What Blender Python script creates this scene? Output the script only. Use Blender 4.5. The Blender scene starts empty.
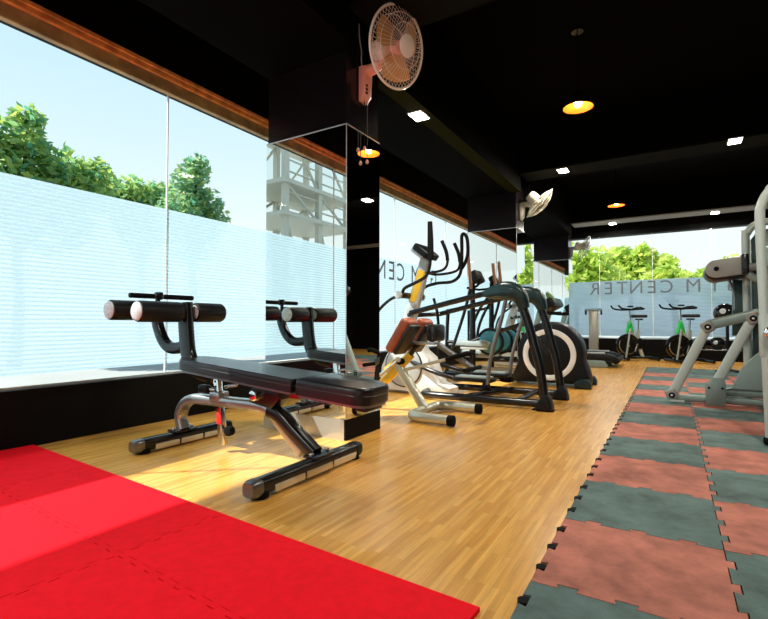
import bpy, bmesh, math, random
from mathutils import Vector, Matrix

R = math.radians
scene = bpy.context.scene
C = scene.collection

# ------------------------------------------------------------------ camera
CAM_H = 0.7405
cam_d = bpy.data.cameras.new('camera')
cam_d.sensor_fit = 'HORIZONTAL'
cam_d.sensor_width = 36.0
cam_d.lens = 474.03 * 36.0 / 768.0
cam_d.clip_start = 0.05
cam_d.clip_end = 300
cam = bpy.data.objects.new('camera', cam_d)
C.objects.link(cam)
cam.location = (0, 0, CAM_H)
cam.rotation_euler = (R(90 + 1.561), 0, R(31.265))
scene.camera = cam

# ------------------------------------------------------------------ world, sun, exposure
SUN_DIR = Vector((1.0, 0.82, -1.50)).normalized()      # the way the light travels
w = bpy.data.worlds.new('sky'); scene.world = w
w.use_nodes = True
nt = w.node_tree; nt.nodes.clear()
wo = nt.nodes.new('ShaderNodeOutputWorld')
bg = nt.nodes.new('ShaderNodeBackground')
tcw = nt.nodes.new('ShaderNodeTexCoord')
sxyz = nt.nodes.new('ShaderNodeSeparateXYZ'); nt.links.new(tcw.outputs['Generated'], sxyz.inputs[0])
ramp = nt.nodes.new('ShaderNodeValToRGB')          # hazy bright day: near-white horizon, light blue above
re_ = ramp.color_ramp.elements
re_[0].position = 0.0; re_[0].color = (1.0, 1.0, 1.0, 1)
re_[1].position = 0.9; re_[1].color = (0.40, 0.66, 0.95, 1)
e1 = re_.new(0.16); e1.color = (0.93, 0.99, 1.0, 1)
e2 = re_.new(0.30); e2.color = (0.76, 0.91, 0.97, 1)
e3 = re_.new(0.50); e3.color = (0.58, 0.81, 0.98, 1)
nt.links.new(sxyz.outputs['Z'], ramp.inputs[0])
nt.links.new(ramp.outputs[0], bg.inputs[0])
bg.inputs[1].default_value = 0.39
nt.links.new(bg.outputs[0], wo.inputs[0])

sun_d = bpy.data.lights.new('sun', 'SUN')
sun_d.energy = 3.2
sun_d.angle = R(0.7)
sun_d.color = (1.0, 0.95, 0.86)
sun = bpy.data.objects.new('sun', sun_d)
C.objects.link(sun)
sun.location = (-20, -16, 30)
sun.rotation_euler = SUN_DIR.to_track_quat('-Z', 'Y').to_euler()

vs = scene.view_settings
vs.view_transform = 'Standard'; vs.look = 'None'; vs.gamma = 1.0
vs.use_curve_mapping = False
vs.exposure = 1.5
scene.cycles.max_bounces = 10
scene.cycles.transparent_max_bounces = 16
scene.cycles.diffuse_bounces = 5
scene.cycles.glossy_bounces = 6
scene.cycles.sample_clamp_indirect = 8

# ------------------------------------------------------------------ materials
MATS = {}
def principled(name, col, rough=0.5, metal=0.0, spec=0.5, coat=0.0, var=0.0, var_scale=20.0, bump=0.0, bump_scale=200.0, emis=None, emis_s=0.0):
    m = bpy.data.materials.new(name); m.use_nodes = True
    t = m.node_tree; b = t.nodes['Principled BSDF']
    b.inputs['Base Color'].default_value = (*col, 1)
    b.inputs['Roughness'].default_value = rough
    b.inputs['Metallic'].default_value = metal
    b.inputs['Specular IOR Level'].default_value = spec
    b.inputs['Coat Weight'].default_value = coat
    tc = t.nodes.new('ShaderNodeTexCoord')
    if var > 0:
        n = t.nodes.new('ShaderNodeTexNoise'); n.inputs['Scale'].default_value = var_scale
        n.inputs['Detail'].default_value = 5
        t.links.new(tc.outputs['Object'], n.inputs['Vector'])
        r = t.nodes.new('ShaderNodeValToRGB')
        r.color_ramp.elements[0].position = 0.3; r.color_ramp.elements[1].position = 0.7
        r.color_ramp.elements[0].color = (*[c * (1 - var) for c in col], 1)
        r.color_ramp.elements[1].color = (*[min(1, c * (1 + var)) for c in col], 1)
        t.links.new(n.outputs[0], r.inputs[0])
        t.links.new(r.outputs[0], b.inputs['Base Color'])
    if bump > 0:
        n2 = t.nodes.new('ShaderNodeTexNoise'); n2.inputs['Scale'].default_value = bump_scale
        t.links.new(tc.outputs['Object'], n2.inputs['Vector'])
        bp = t.nodes.new('ShaderNodeBump'); bp.inputs['Strength'].default_value = bump
        bp.inputs['Distance'].default_value = 0.01
        t.links.new(n2.outputs[0], bp.inputs['Height'])
        t.links.new(bp.outputs[0], b.inputs['Normal'])
    if emis:
        b.inputs['Emission Color'].default_value = (*emis, 1)
        b.inputs['Emission Strength'].default_value = emis_s
    MATS[name] = m
    return m

principled('black_paint', (0.002, 0.0018, 0.0018), 0.6, spec=0.12)
principled('ceiling_black', (0.0012, 0.0012, 0.0014), 0.9, spec=0.05)
principled('pillar_black', (0.006, 0.004, 0.005), 0.22, spec=0.35)
principled('skirting_steel', (0.62, 0.62, 0.58), 0.3, metal=0.6)
principled('beam_olive', (0.002, 0.002, 0.0016), 0.95, spec=0.03)
principled('soffit_olive', (0.016, 0.0155, 0.003), 0.9, spec=0.02)
principled('soffit_dark', (0.008, 0.009, 0.007), 0.9, spec=0.04)
principled('soffit_window_lit', (0.26, 0.26, 0.24), 0.6, spec=0.2)  # far beam soffit: light from the end window put into the colour
principled('trim_wood', (0.78, 0.33, 0.09), 0.4, var=0.35, var_scale=14)
principled('header_wood', (0.36, 0.27, 0.11), 0.5, var=0.4, var_scale=8)
principled('aluminium', (0.7, 0.72, 0.72), 0.35, metal=0.8)
principled('silicone', (0.75, 0.8, 0.8), 0.5)
principled('lettering_grey', (0.10, 0.12, 0.15), 0.6)
principled('red_foam', (0.86, 0.004, 0.014), 0.85, spec=0.12, var=0.06, var_scale=30, bump=0.15, bump_scale=260)
def rubber_mat_make(name, col, var):
    m = principled(name, col, 0.8, spec=0.25, var=var, var_scale=6.5, bump=0.2, bump_scale=180)
    t = m.node_tree
    oi = t.nodes.new('ShaderNodeObjectInfo')
    mu = t.nodes.new('ShaderNodeMath'); mu.operation = 'MULTIPLY'; mu.inputs[1].default_value = 40.0
    t.links.new(oi.outputs['Random'], mu.inputs[0])
    ad = t.nodes.new('ShaderNodeVectorMath'); ad.operation = 'ADD'
    tc = [n for n in t.nodes if n.type == 'TEX_COORD'][0]
    t.links.new(tc.outputs['Object'], ad.inputs[0]); t.links.new(mu.outputs[0], ad.inputs[1])
    for n in t.nodes:
        if n.type == 'TEX_NOISE' and abs(n.inputs['Scale'].default_value - 6.5) < 1e-3:
            t.links.new(ad.outputs[0], n.inputs['Vector']); n.inputs['Detail'].default_value = 8; n.inputs['Roughness'].default_value = 0.62
rubber_mat_make('rubber_red', (0.44, 0.155, 0.110), 0.42)
rubber_mat_make('rubber_green', (0.098, 0.150, 0.140), 0.45)
principled('rubber_black', (0.005, 0.005, 0.005), 0.8, spec=0.12)
principled('leather_black', (0.008, 0.006, 0.007), 0.3, spec=0.5, bump=0.06, bump_scale=500)
principled('foam_black', (0.005, 0.005, 0.006), 0.5, spec=0.3)
principled('metal_black', (0.006, 0.006, 0.007), 0.24, spec=0.45)
principled('metal_silver', (0.42, 0.42, 0.42), 0.3, metal=0.85)
principled('metal_grey', (0.22, 0.22, 0.22), 0.32, metal=0.8)
principled('chrome', (0.75, 0.75, 0.73), 0.12, metal=1.0)
principled('steel_champagne', (0.62, 0.62, 0.50), 0.28, metal=0.55)
principled('strip_wood_reflect', (0.80, 0.70, 0.48), 0.25, metal=0.35)  # cream base colour holds the reflection of the wood floor
principled('cap_grey', (0.55, 0.57, 0.58), 0.4, var=0.25, var_scale=120)
principled('leather_rust', (0.40, 0.085, 0.030), 0.45, var=0.12, var_scale=30)
principled('paint_yellow', (0.85, 0.52, 0.03), 0.4)
principled('paint_sticker_red', (0.7, 0.03, 0.03), 0.4)
principled('plastic_white', (0.74, 0.73, 0.69), 0.35)
principled('plastic_grey', (0.42, 0.45, 0.46), 0.4)
principled('plastic_teal', (0.006, 0.026, 0.029), 0.3, spec=0.45)
principled('plastic_black', (0.004, 0.0045, 0.005), 0.4, spec=0.25)
principled('plastic_blue', (0.05, 0.25, 0.32), 0.35)
principled('pedal_grey', (0.30, 0.36, 0.36), 0.5)
principled('ring_white', (0.92, 0.92, 0.90), 0.4)
principled('handle_brown', (0.28, 0.13, 0.06), 0.5)
principled('plastic_green', (0.03, 0.62, 0.12), 0.4)
principled('leaf_tablet', (0.10, 0.20, 0.05), 0.5)
principled('stand_silver', (0.5, 0.47, 0.40), 0.35, metal=0.5)
principled('cap_blue', (0.28, 0.48, 0.62), 0.45)
principled('machine_grey', (0.25, 0.32, 0.29), 0.35, metal=0.3)
principled('machine_white', (0.50, 0.57, 0.53), 0.32, metal=0.15)
principled('machine_cover', (0.30, 0.30, 0.27), 0.4)
principled('shroud_green', (0.012, 0.04, 0.036), 0.3)
principled('ball_black', (0.008, 0.008, 0.009), 0.12)
principled('fan_cream', (0.92, 0.80, 0.72), 0.4)
principled('fan_pink', (0.92, 0.40, 0.32), 0.4)
principled('fan_silver', (0.54, 0.51, 0.40), 0.35)
principled('bark', (0.12, 0.085, 0.055), 0.9, var=0.3, var_scale=12)
principled('tower_steel', (0.50, 0.50, 0.44), 0.6)
principled('pavement', (0.34, 0.34, 0.33), 0.9, var=0.12, var_scale=0.6)
principled('copper_inside', (0.85, 0.30, 0.05), 0.35, metal=0.3)
principled('bulb_warm', (1, 0.7, 0.3), 0.4, emis=(1.0, 0.62, 0.22), emis_s=18)
principled('panel_light', (1, 1, 1), 0.4, emis=(1.0, 0.95, 0.82), emis_s=14)

def leaf_mat(name, c1, c2):
    m = bpy.data.materials.new(name); m.use_nodes = True
    t = m.node_tree; b = t.nodes['Principled BSDF']; out = t.nodes['Material Output']
    g = t.nodes.new('ShaderNodeNewGeometry')
    r = t.nodes.new('ShaderNodeValToRGB')
    r.color_ramp.elements[0].color = (*c1, 1); r.color_ramp.elements[1].color = (*c2, 1)
    t.links.new(g.outputs['Random Per Island'], r.inputs[0])
    t.links.new(r.outputs[0], b.inputs['Base Color'])
    b.inputs['Roughness'].default_value = 0.5
    tr = t.nodes.new('ShaderNodeBsdfTranslucent')
    t.links.new(r.outputs[0], tr.inputs[0])
    mx = t.nodes.new('ShaderNodeMixShader'); mx.inputs[0].default_value = 0.62
    t.links.new(b.outputs[0], mx.inputs[1]); t.links.new(tr.outputs[0], mx.inputs[2])
    t.links.new(mx.outputs[0], out.inputs[0])
    MATS[name] = m
leaf_mat('leaf_green', (0.10, 0.36, 0.22), (0.55, 0.66, 0.14))
leaf_mat('leaf_dark', (0.12, 0.38, 0.26), (0.45, 0.58, 0.20))
leaf_mat('leaf_lime', (0.36, 0.58, 0.08), (0.80, 0.82, 0.22))

def mirror_mat():
    m = bpy.data.materials.new('mirror'); m.use_nodes = True
    t = m.node_tree; t.nodes.remove(t.nodes['Principled BSDF'])
    g = t.nodes.new('ShaderNodeBsdfGlossy'); g.inputs['Color'].default_value = (0.86, 0.90, 0.87, 1)
    g.inputs['Roughness'].default_value = 0.0
    t.links.new(g.outputs[0], t.nodes['Material Output'].inputs[0])
    MATS['mirror'] = m
mirror_mat()

def glass_mat():
    m = bpy.data.materials.new('window_glass'); m.use_nodes = True
    t = m.node_tree; t.nodes.remove(t.nodes['Principled BSDF'])
    tr = t.nodes.new('ShaderNodeBsdfTransparent'); tr.inputs[0].default_value = (0.955, 0.985, 0.98, 1)
    gl = t.nodes.new('ShaderNodeBsdfGlossy'); gl.inputs['Roughness'].default_value = 0.0
    lw = t.nodes.new('ShaderNodeLayerWeight'); lw.inputs['Blend'].default_value = 0.5
    pw = t.nodes.new('ShaderNodeMath'); pw.operation = 'POWER'; pw.inputs[1].default_value = 5.0
    t.links.new(lw.outputs['Facing'], pw.inputs[0])
    fr = t.nodes.new('ShaderNodeMapRange')
    fr.inputs['To Min'].default_value = 0.004; fr.inputs['To Max'].default_value = 0.35
    t.links.new(pw.outputs[0], fr.inputs['Value'])
    mx = t.nodes.new('ShaderNodeMixShader')
    t.links.new(fr.outputs[0], mx.inputs[0])
    t.links.new(tr.outputs[0], mx.inputs[1]); t.links.new(gl.outputs[0], mx.inputs[2])
    t.links.new(mx.outputs[0], t.nodes['Material Output'].inputs[0])
    MATS['window_glass'] = m
glass_mat()

def film_mat():
    m = bpy.data.materials.new('frosted_film'); m.use_nodes = True
    t = m.node_tree; t.nodes.remove(t.nodes['Principled BSDF'])
    g = t.nodes.new('ShaderNodeNewGeometry')
    sp = t.nodes.new('ShaderNodeSeparateXYZ'); t.links.new(g.outputs['Position'], sp.inputs[0])
    mu = t.nodes.new('ShaderNodeMath'); mu.operation = 'MULTIPLY'; mu.inputs[1].default_value = 2 * math.pi / 0.027
    t.links.new(sp.outputs['Z'], mu.inputs[0])
    si = t.nodes.new('ShaderNodeMath'); si.operation = 'SINE'; t.links.new(mu.outputs[0], si.inputs[0])
    mr = t.nodes.new('ShaderNodeMapRange')
    mr.inputs['From Min'].default_value = -0.5; mr.inputs['From Max'].default_value = 0.5
    mr.inputs['To Min'].default_value = 0.55; mr.inputs['To Max'].default_value = 0.92
    t.links.new(si.outputs[0], mr.inputs['Value'])
    tl = t.nodes.new('ShaderNodeBsdfTranslucent'); tl.inputs[0].default_value = (0.56, 0.67, 0.74, 1)
    df = t.nodes.new('ShaderNodeBsdfDiffuse'); df.inputs[0].default_value = (0.72, 0.78, 0.80, 1)
    m1 = t.nodes.new('ShaderNodeMixShader'); m1.inputs[0].default_value = 0.10
    t.links.new(tl.outputs[0], m1.inputs[1]); t.links.new(df.outputs[0], m1.inputs[2])
    tp = t.nodes.new('ShaderNodeBsdfTransparent'); tp.inputs[0].default_value = (0.93, 0.97, 0.98, 1)
    m2 = t.nodes.new('ShaderNodeMixShader')
    t.links.new(mr.outputs[0], m2.inputs[0])
    t.links.new(tp.outputs[0], m2.inputs[1]); t.links.new(m1.outputs[0], m2.inputs[2])
    t.links.new(m2.outputs[0], t.nodes['Material Output'].inputs[0])
    MATS['frosted_film'] = m
film_mat()

def wood_floor_mat():
    m = bpy.data.materials.new('wood_floor'); m.use_nodes = True
    t = m.node_tree; b = t.nodes['Principled BSDF']
    tc = t.nodes.new('ShaderNodeTexCoord')
    mp = t.nodes.new('ShaderNodeMapping'); mp.inputs['Rotation'].default_value = (0, 0, R(90))
    t.links.new(tc.outputs['Object'], mp.inputs[0])
    br = t.nodes.new('ShaderNodeTexBrick')
    br.inputs['Scale'].default_value = 1.0
    br.inputs['Brick Width'].default_value = 0.30
    br.inputs['Row Height'].default_value = 0.022
    br.inputs['Mortar Size'].default_value = 0.0006
    br.inputs['Mortar Smooth'].default_value = 0.6
    br.inputs['Bias'].default_value = 0.0
    br.offset = 0.37; br.offset_frequency = 2
    br.inputs['Color1'].default_value = (0.78, 0.415, 0.095, 1)
    br.inputs['Color2'].default_value = (0.62, 0.285, 0.048, 1)
    br.inputs['Mortar'].default_value = (0.42, 0.19, 0.035, 1)
    t.links.new(mp.outputs[0], br.inputs['Vector'])
    n = t.nodes.new('ShaderNodeTexNoise'); n.inputs['Scale'].default_value = 1.0; n.inputs['Detail'].default_value = 6
    mp2 = t.nodes.new('ShaderNodeMapping'); mp2.inputs['Scale'].default_value = (60, 4, 1)
    t.links.new(tc.outputs['Object'], mp2.inputs[0]); t.links.new(mp2.outputs[0], n.inputs['Vector'])
    mr = t.nodes.new('ShaderNodeMapRange')
    mr.inputs['From Min'].default_value = 0.3; mr.inputs['From Max'].default_value = 0.7
    mr.inputs['To Min'].default_value = 0.82; mr.inputs['To Max'].default_value = 1.14
    t.links.new(n.outputs[0], mr.inputs['Value'])
    mx = t.nodes.new('ShaderNodeVectorMath'); mx.operation = 'SCALE'
    t.links.new(br.outputs['Color'], mx.inputs[0]); t.links.new(mr.outputs[0], mx.inputs['Scale'])
    t.links.new(mx.outputs[0], b.inputs['Base Color'])
    b.inputs['Roughness'].default_value = 0.27
    b.inputs['Specular IOR Level'].default_value = 0.35
    MATS['wood_floor'] = m
wood_floor_mat()

def blade_mat():
    m = bpy.data.materials.new('fan_blade'); m.use_nodes = True
    t = m.node_tree; b = t.nodes['Principled BSDF']
    b.inputs['Base Color'].default_value = (0.80, 0.44, 0.16, 1); b.inputs['Roughness'].default_value = 0.35
    tr = t.nodes.new('ShaderNodeBsdfTranslucent'); tr.inputs[0].default_value = (0.7, 0.4, 0.15, 1)
    mx = t.nodes.new('ShaderNodeMixShader'); mx.inputs[0].default_value = 0.35
    t.links.new(b.outputs[0], mx.inputs[1]); t.links.new(tr.outputs[0], mx.inputs[2])
    t.links.new(mx.outputs[0], t.nodes['Material Output'].inputs[0])
    MATS['fan_blade'] = m
blade_mat()

# ------------------------------------------------------------------ mesh helpers
def catmull(pts, k=6):
    P = [Vector(p) for p in pts]
    if len(P) < 3 or k < 2: return P
    out = []
    for i in range(len(P) - 1):
        p1, p2 = P[i], P[i + 1]
        p0 = P[i - 1] if i > 0 else p1 * 2 - p2
        p3 = P[i + 2] if i + 2 < len(P) else p2 * 2 - p1
        for j in range(k):
            t = j / k
            out.append(0.5 * ((2 * p1) + (p2 - p0) * t + (2 * p0 - 5 * p1 + 4 * p2 - p3) * t * t + (3 * p1 - p0 - 3 * p2 + p3) * t ** 3))
    out.append(P[-1])
    return out

class MB:
    """collects shapes, then build() links them as ONE mesh object"""
    def __init__(self): self.v = []; self.f = []
    def add(self, vs, fs):
        o = len(self.v); self.v += [Vector(p) for p in vs]; self.f += [tuple(i + o for i in f) for f in fs]; return self
    def bm(self, b, mat=None):
        b.verts.ensure_lookup_table(); b.verts.index_update()
        vs = [(mat @ x.co) if mat else x.co.copy() for x in b.verts]
        fs = [tuple(x.index for x in f.verts) for f in b.faces]
        b.free(); return self.add(vs, fs)
    def box(self, c, s, bevel=0.0, rot=None, seg=2):
        b = bmesh.new(); bmesh.ops.create_cube(b, size=1.0)
        for x in b.verts: x.co = Vector((x.co.x * s[0], x.co.y * s[1], x.co.z * s[2]))
        if bevel > 0: bmesh.ops.bevel(b, geom=list(b.edges), offset=min(bevel, min(s) * 0.49), segments=seg, affect='EDGES', profile=0.5)
        M = Matrix.Translation(Vector(c))
        if rot is not None: M = M @ rot
        return self.bm(b, M)
    def span(self, a, b_, bevel=0.0):
        c = [(x + y) / 2 for x, y in zip(a, b_)]; s = [abs(y - x) for x, y in zip(a, b_)]
        return self.box(c, s, bevel)
    def tube(self, pts, r, n=10, k=6, oval=None, up=(0, 0, 1), cap=True):
        """r: number or list per control point; oval=(a,b): half sizes across and along 'up'"""
        P = catmull(pts, k)
        m = len(P)
        if isinstance(r, (list, tuple)):
            rr = []
            for i in range(m):
                t = i / (m - 1) * (len(r) - 1); j = min(int(t), len(r) - 2); rr.append(r[j] * (1 - (t - j)) + r[j + 1] * (t - j))
        else: rr = [r] * m
        vs, fs = [], []
        prev = None
        for i in range(m):
            d = (P[min(i + 1, m - 1)] - P[max(i - 1, 0)]).normalized()
            if prev is None:
                u = Vector(up); u = u - d * u.dot(d)
                if u.length < 1e-4: u = Vector((1, 0, 0)) - d * d.x
                if u.length < 1e-4: u = Vector((0, 1, 0))
            else: u = prev - d * prev.dot(d)
            u.normalize(); prev = u
            s = d.cross(u)
            for j in range(n):
                a = 2 * math.pi * j / n
                if oval:
                    ca, sa = math.cos(a), math.sin(a)
                    e = 0.6
                    x = math.copysign(abs(ca) ** e, ca) * oval[0]; y = math.copysign(abs(sa) ** e, sa) * oval[1]
                    x *= rr[i]; y *= rr[i]
                else: x = math.cos(a) * rr[i]; y = math.sin(a) * rr[i]
                vs.append(P[i] + s * x + u * y)
        for i in range(m - 1):
            for j in range(n):
                fs.append((i * n + j, i * n + (j + 1) % n, (i + 1) * n + (j + 1) % n, (i + 1) * n + j))
        if cap:
            fs.append(tuple(reversed(range(n)))); fs.append(tuple((m - 1) * n + j for j in range(n)))
        return self.add(vs, fs)
    def lathe(self, prof, c, axis=(0, 0, 1), n=24, close=False):
        """prof: list of (radius, distance along axis)"""
        q = Vector((0, 0, 1)).rotation_difference(Vector(axis).normalized())
        vs, fs = [], []; m = len(prof)
        for (r, hh) in prof:
            for j in range(n):
                a = 2 * math.pi * j / n
                vs.append(Vector(c) + q @ Vector((r * math.cos(a), r * math.sin(a), hh)))
        for i in range(m - 1 if not close else m):
            i2 = (i + 1) % m
            for j in range(n):
                fs.append((i * n + j, i * n + (j + 1) % n, i2 * n + (j + 1) % n, i2 * n + j))
        if not close:
            fs.append(tuple(reversed(range(n)))); fs.append(tuple((m - 1) * n + j for j in range(n)))
        return self.add(vs, fs)
    def cyl(self, a, b_, r, n=16, bev=0.0):
        a, b_ = Vector(a), Vector(b_); L = (b_ - a).length
        bev = min(bev, r * 0.9, L * 0.4)
        prof = [(r, 0), (r, L)] if bev <= 0 else [(r - bev, 0), (r - bev * 0.3, bev * 0.3), (r, bev), (r, L - bev), (r - bev * 0.3, L - bev * 0.3), (r - bev, L)]
        return self.lathe(prof, a, b_ - a, n)
    def prism(self, poly, y0, y1, bevel=0.0, plane='XZ'):
        b = bmesh.new()
        if plane == 'XZ': f = lambda p, t: (p[0], t, p[1])
        else: f = lambda p, t: (p[0], p[1], t)
        lo = [b.verts.new(f(p, y0)) for p in poly]; hi = [b.verts.new(f(p, y1)) for p in poly]
        b.faces.new(lo); b.faces.new(list(reversed(hi)))
        n = len(poly)
        for i in range(n): b.faces.new((lo[i], hi[i], hi[(i + 1) % n], lo[(i + 1) % n]))
        bmesh.ops.recalc_face_normals(b, faces=b.faces)
        if bevel > 0:
            ed = [e for e in b.edges if abs((e.verts[0].co - e.verts[1].co)[1 if plane == 'XZ' else 2]) < 1e-6]
            bmesh.ops.bevel(b, geom=ed, offset=bevel, segments=2, affect='EDGES', profile=0.5)
        return self.bm(b)
    def ring(self, c, axis, rad, r, n=40, m=8):
        q = Vector((0, 0, 1)).rotation_difference(Vector(axis).normalized())
        vs, fs = [], []
        for i in range(n):
            a = 2 * math.pi * i / n
            for j in range(m):
                b_ = 2 * math.pi * j / m
                vs.append(Vector(c) + q @ Vector(((rad + r * math.cos(b_)) * math.cos(a), (rad + r * math.cos(b_)) * math.sin(a), r * math.sin(b_))))
        for i in range(n):
            for j in range(m):
                fs.append((i * m + j, ((i + 1) % n) * m + j, ((i + 1) % n) * m + (j + 1) % m, i * m + (j + 1) % m))
        return self.add(vs, fs)
    def build(self, name, mat, parent=None, off=None, smooth=True, xf=None):
        me = bpy.data.meshes.new(name)
        if xf is not None: vs = [xf @ p for p in self.v]
        else: vs = self.v
        if off is None and parent is not None and 'org' in parent: off = Vector(parent['org'])
        if off is not None: vs = [p - Vector(off) for p in vs]
        me.from_pydata([tuple(p) for p in vs], [], self.f)
        b = bmesh.new(); b.from_mesh(me); bmesh.ops.recalc_face_normals(b, faces=b.faces); b.to_mesh(me); b.free()
        if smooth:
            me.shade_smooth(); me.set_sharp_from_angle(angle=R(38))
        me.materials.append(MATS[mat])
        o = bpy.data.objects.new(name, me); C.objects.link(o)
        if parent is not None:
            o.parent = parent
            if 'org' in parent: ORG[o.name] = parent['org'][:]; o['org'] = parent['org'][:]
        return o
ORG = {}

def tag(o, label=None, cat=None, group=None, kind=None):
    if label: o['label'] = label
    if cat: o['category'] = cat
    if group: o['group'] = group
    if kind: o['kind'] = kind
    return o
def thing(name, label, cat, loc, group=None, kind=None, rotz=0.0, local=False):
    o = bpy.data.objects.new(name, None); C.objects.link(o)
    o.empty_display_size = 0.1
    o.location = loc; o.rotation_euler = (0, 0, rotz)
    o['org'] = (0.0, 0.0, 0.0) if local else tuple(float(x) for x in loc)
    return tag(o, label, cat, group, kind)
def struct(name, mb, mat, label, cat='structure', parent=None):
    o = mb.build(name, mat, parent)
    if parent is None: tag(o, label, cat, kind='structure')
    return o
def dup(root, loc, rotz=None, label=None):
    r = root.copy(); C.objects.link(r); r.location = loc
    if rotz is not None: r.rotation_euler = (0, 0, rotz)
    if label: r['label'] = label
    for ch in list(root.children):
        c = ch.copy(); C.objects.link(c); c.parent = r
        for g in list(ch.children):
            d = g.copy(); C.objects.link(d); d.parent = c
    return r

# ------------------------------------------------------------------ the room
XW = -3.276          # inner face of the window wall
YB = 11.0            # inner face of the far wall
YF = -3.2            # wall behind the camera
XR = 4.2             # right wall
ZC = 3.30
SILL, WTOP, FILM0, FILM1 = 0.343, 2.515, 0.425, 1.617

struct('floor', MB().span((XW - .2, YF - .2, -.12), (XR + .2, YB + .2, 0)), 'wood_floor', 'honey coloured wood strip floor of the gym', 'floor')
struct('ceiling', MB().span((XW - .2, YF - .2, ZC), (XR + .2, YB + .2, ZC + .15)), 'ceiling_black', 'black painted ceiling above the gym', 'ceiling')
wl = struct('wall_left', MB().span((XW - .1, YF, 0), (XW, YB, SILL)).span((XW - .1, YF, WTOP), (XW - .02, YB, ZC)).span((XW - .02, YF, 2.66), (XW, YB, ZC)), 'black_paint', 'low black wall and black band around the long side window', 'wall')
struct('wall_right', MB().span((XR, YF, 0), (XR + .2, YB, ZC)), 'black_paint', 'black wall on the right side of the gym', 'wall')
BS, BT = 0.40, 2.56
struct('wall_back', MB().span((XW - .2, YB, 0), (XR + .2, YB + .2, BS)).span((XW - .2, YB, BT), (XR + .2, YB + .2, ZC)).span((2.6, YB, BS), (XR + .2, YB + .2, BT)), 'black_paint', 'black far wall under and over the end window', 'wall')
struct('wall_front', MB().span((XW - .2, YF - .2, 0), (XR + .2, YF, SILL)).span((XW - .2, YF - .2, WTOP), (XR + .2, YF, ZC)), 'black_paint', 'black wall with a wide window behind the camera', 'wall')

def make_window(name, label, along, fixed, cuts, z0, z1, f0, f1, out_sign):
    """along: 'Y' (panes in a plane of fixed X) or 'X'; out_sign: which way is outdoors"""
    root = thing(name, label, 'window', (0, 0, 0), kind='structure')
    def sp(mb, a0, a1, d0, d1, zz0, zz1, bev=0):
        if along == 'Y': return mb.span((fixed + out_sign * d0, a0, zz0), (fixed + out_sign * d1, a1, zz1), bev)
        return mb.span((a0, fixed + out_sign * d0, zz0), (a1, fixed + out_sign * d1, zz1), bev)
    for a0, a1 in zip(cuts[:-1], cuts[1:]):
        sp(MB(), a0 + .004, a1 - .004, .060, .068, z0, z1).build('pane', 'window_glass', root, smooth=False)
        sp(MB(), a0 + .006, a1 - .006, .056, .0575, f0, f1).build('frosted_film', 'frosted_film', root, smooth=False)
    for a in cuts[1:-1]:
        sp(MB(), a - .004, a + .004, .057, .071, z0, z1).build('joint_strip', 'silicone', root, smooth=False)
    sp(MB(), cuts[0], cuts[-1], .045, .085, z0, z0 + .016).build('sill_channel', 'aluminium', root, smooth=False)
    return root
cutsY = [YF] + [2.25 + 1.765 * k for k in range(-2, 5)] + [YB]
w1 = make_window('window_1', 'long side window of clear panes with a striped frosted band', 'Y', XW, cutsY, SILL, WTOP, FILM0, FILM1, -1)
MB().span((XW - .03, YF, WTOP), (XW - .012, YB, 2.60)).build('header_board', 'header_wood', w1, smooth=False)
MB().span((XW - .06, YF, WTOP - .004), (XW - .018, YB, WTOP + .01)).build('header_channel', 'header_wood', w1, smooth=False)
MB().span((XW - .02, YF, 2.60), (XW + .016, YB, 2.632), .004).build('trim_strip', 'trim_wood', w1)
MB().span((XW - .02, YF, 2.634), (XW + .028, YB, 2.664), .004).build('trim_strip', 'trim_wood', w1)
cutsX = [XW, -2.30, -1.31, -.324, .66, 1.645, 2.6]
w2 = make_window('window_2', 'end window with trees outside and lettering on its frosted band', 'X', YB, cutsX, BS, BT, .46, 1.617, 1)
w3 = make_window('window_3', 'wide window behind the camera', 'X', YF, [XW, -1.5, .3, 2.2, XR], SILL, WTOP, FILM0, .6, -1)

# lettering, cut from dark film, reads the right way round from outdoors
def letter_mesh(ch, h):
    cu = bpy.data.curves.new('letter', 'FONT'); cu.body = ch
    cu.size = h / 0.729 * 1.0; cu.align_x = 'CENTER'; cu.extrude = 0.0006
    cu.resolution_u = 4
    o = bpy.data.objects.new('letter_tmp', cu); C.objects.link(o)
    bpy.context.view_layer.update()
    dg = bpy.context.evaluated_depsgraph_get()
    me = bpy.data.meshes.new_from_object(o.evaluated_get(dg))
    bpy.data.objects.remove(o)
    xs = [v.co.x for v in me.vertices]; ys = [v.co.y for v in me.vertices]
    cx = (min(xs) + max(xs)) / 2; y0 = min(ys); sc = h / (max(ys) - y0)
    for v in me.vertices: v.co = Vector(((v.co.x - cx) * sc * 0.95, (v.co.y - y0) * sc, v.co.z))
    me.materials.clear(); me.materials.append(MATS['lettering_grey'])
    return me
LM = {c: letter_mesh(c, 0.255) for c in set('GYMCENTER')}
rowX = {'R': -1.417, 'E2': -1.144, 'T': -.879, 'N': -.622, 'E': -.344, 'C': -.082, 'M': .368, 'Y': .711, 'G': 1.02}
for key, x in rowX.items():
    o = bpy.data.objects.new('letter', LM[key[0]]); C.objects.link(o); o.parent = w2
    o.matrix_local = Matrix.Translation((x, YB + .054, 1.335)) @ Matrix.Rotation(R(180), 4, 'Z') @ Matrix.Rotation(R(90), 4, 'X')
for key, x in rowX.items():
    o = bpy.data.objects.new('letter', LM[key[0]]); C.objects.link(o); o.parent = w1
    o.matrix_local = Matrix.Translation((XW - .054, 6.03 + x, 1.335)) @ Matrix.Rotation(R(-90), 4, 'Z') @ Matrix.Rotation(R(90), 4, 'X')

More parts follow.
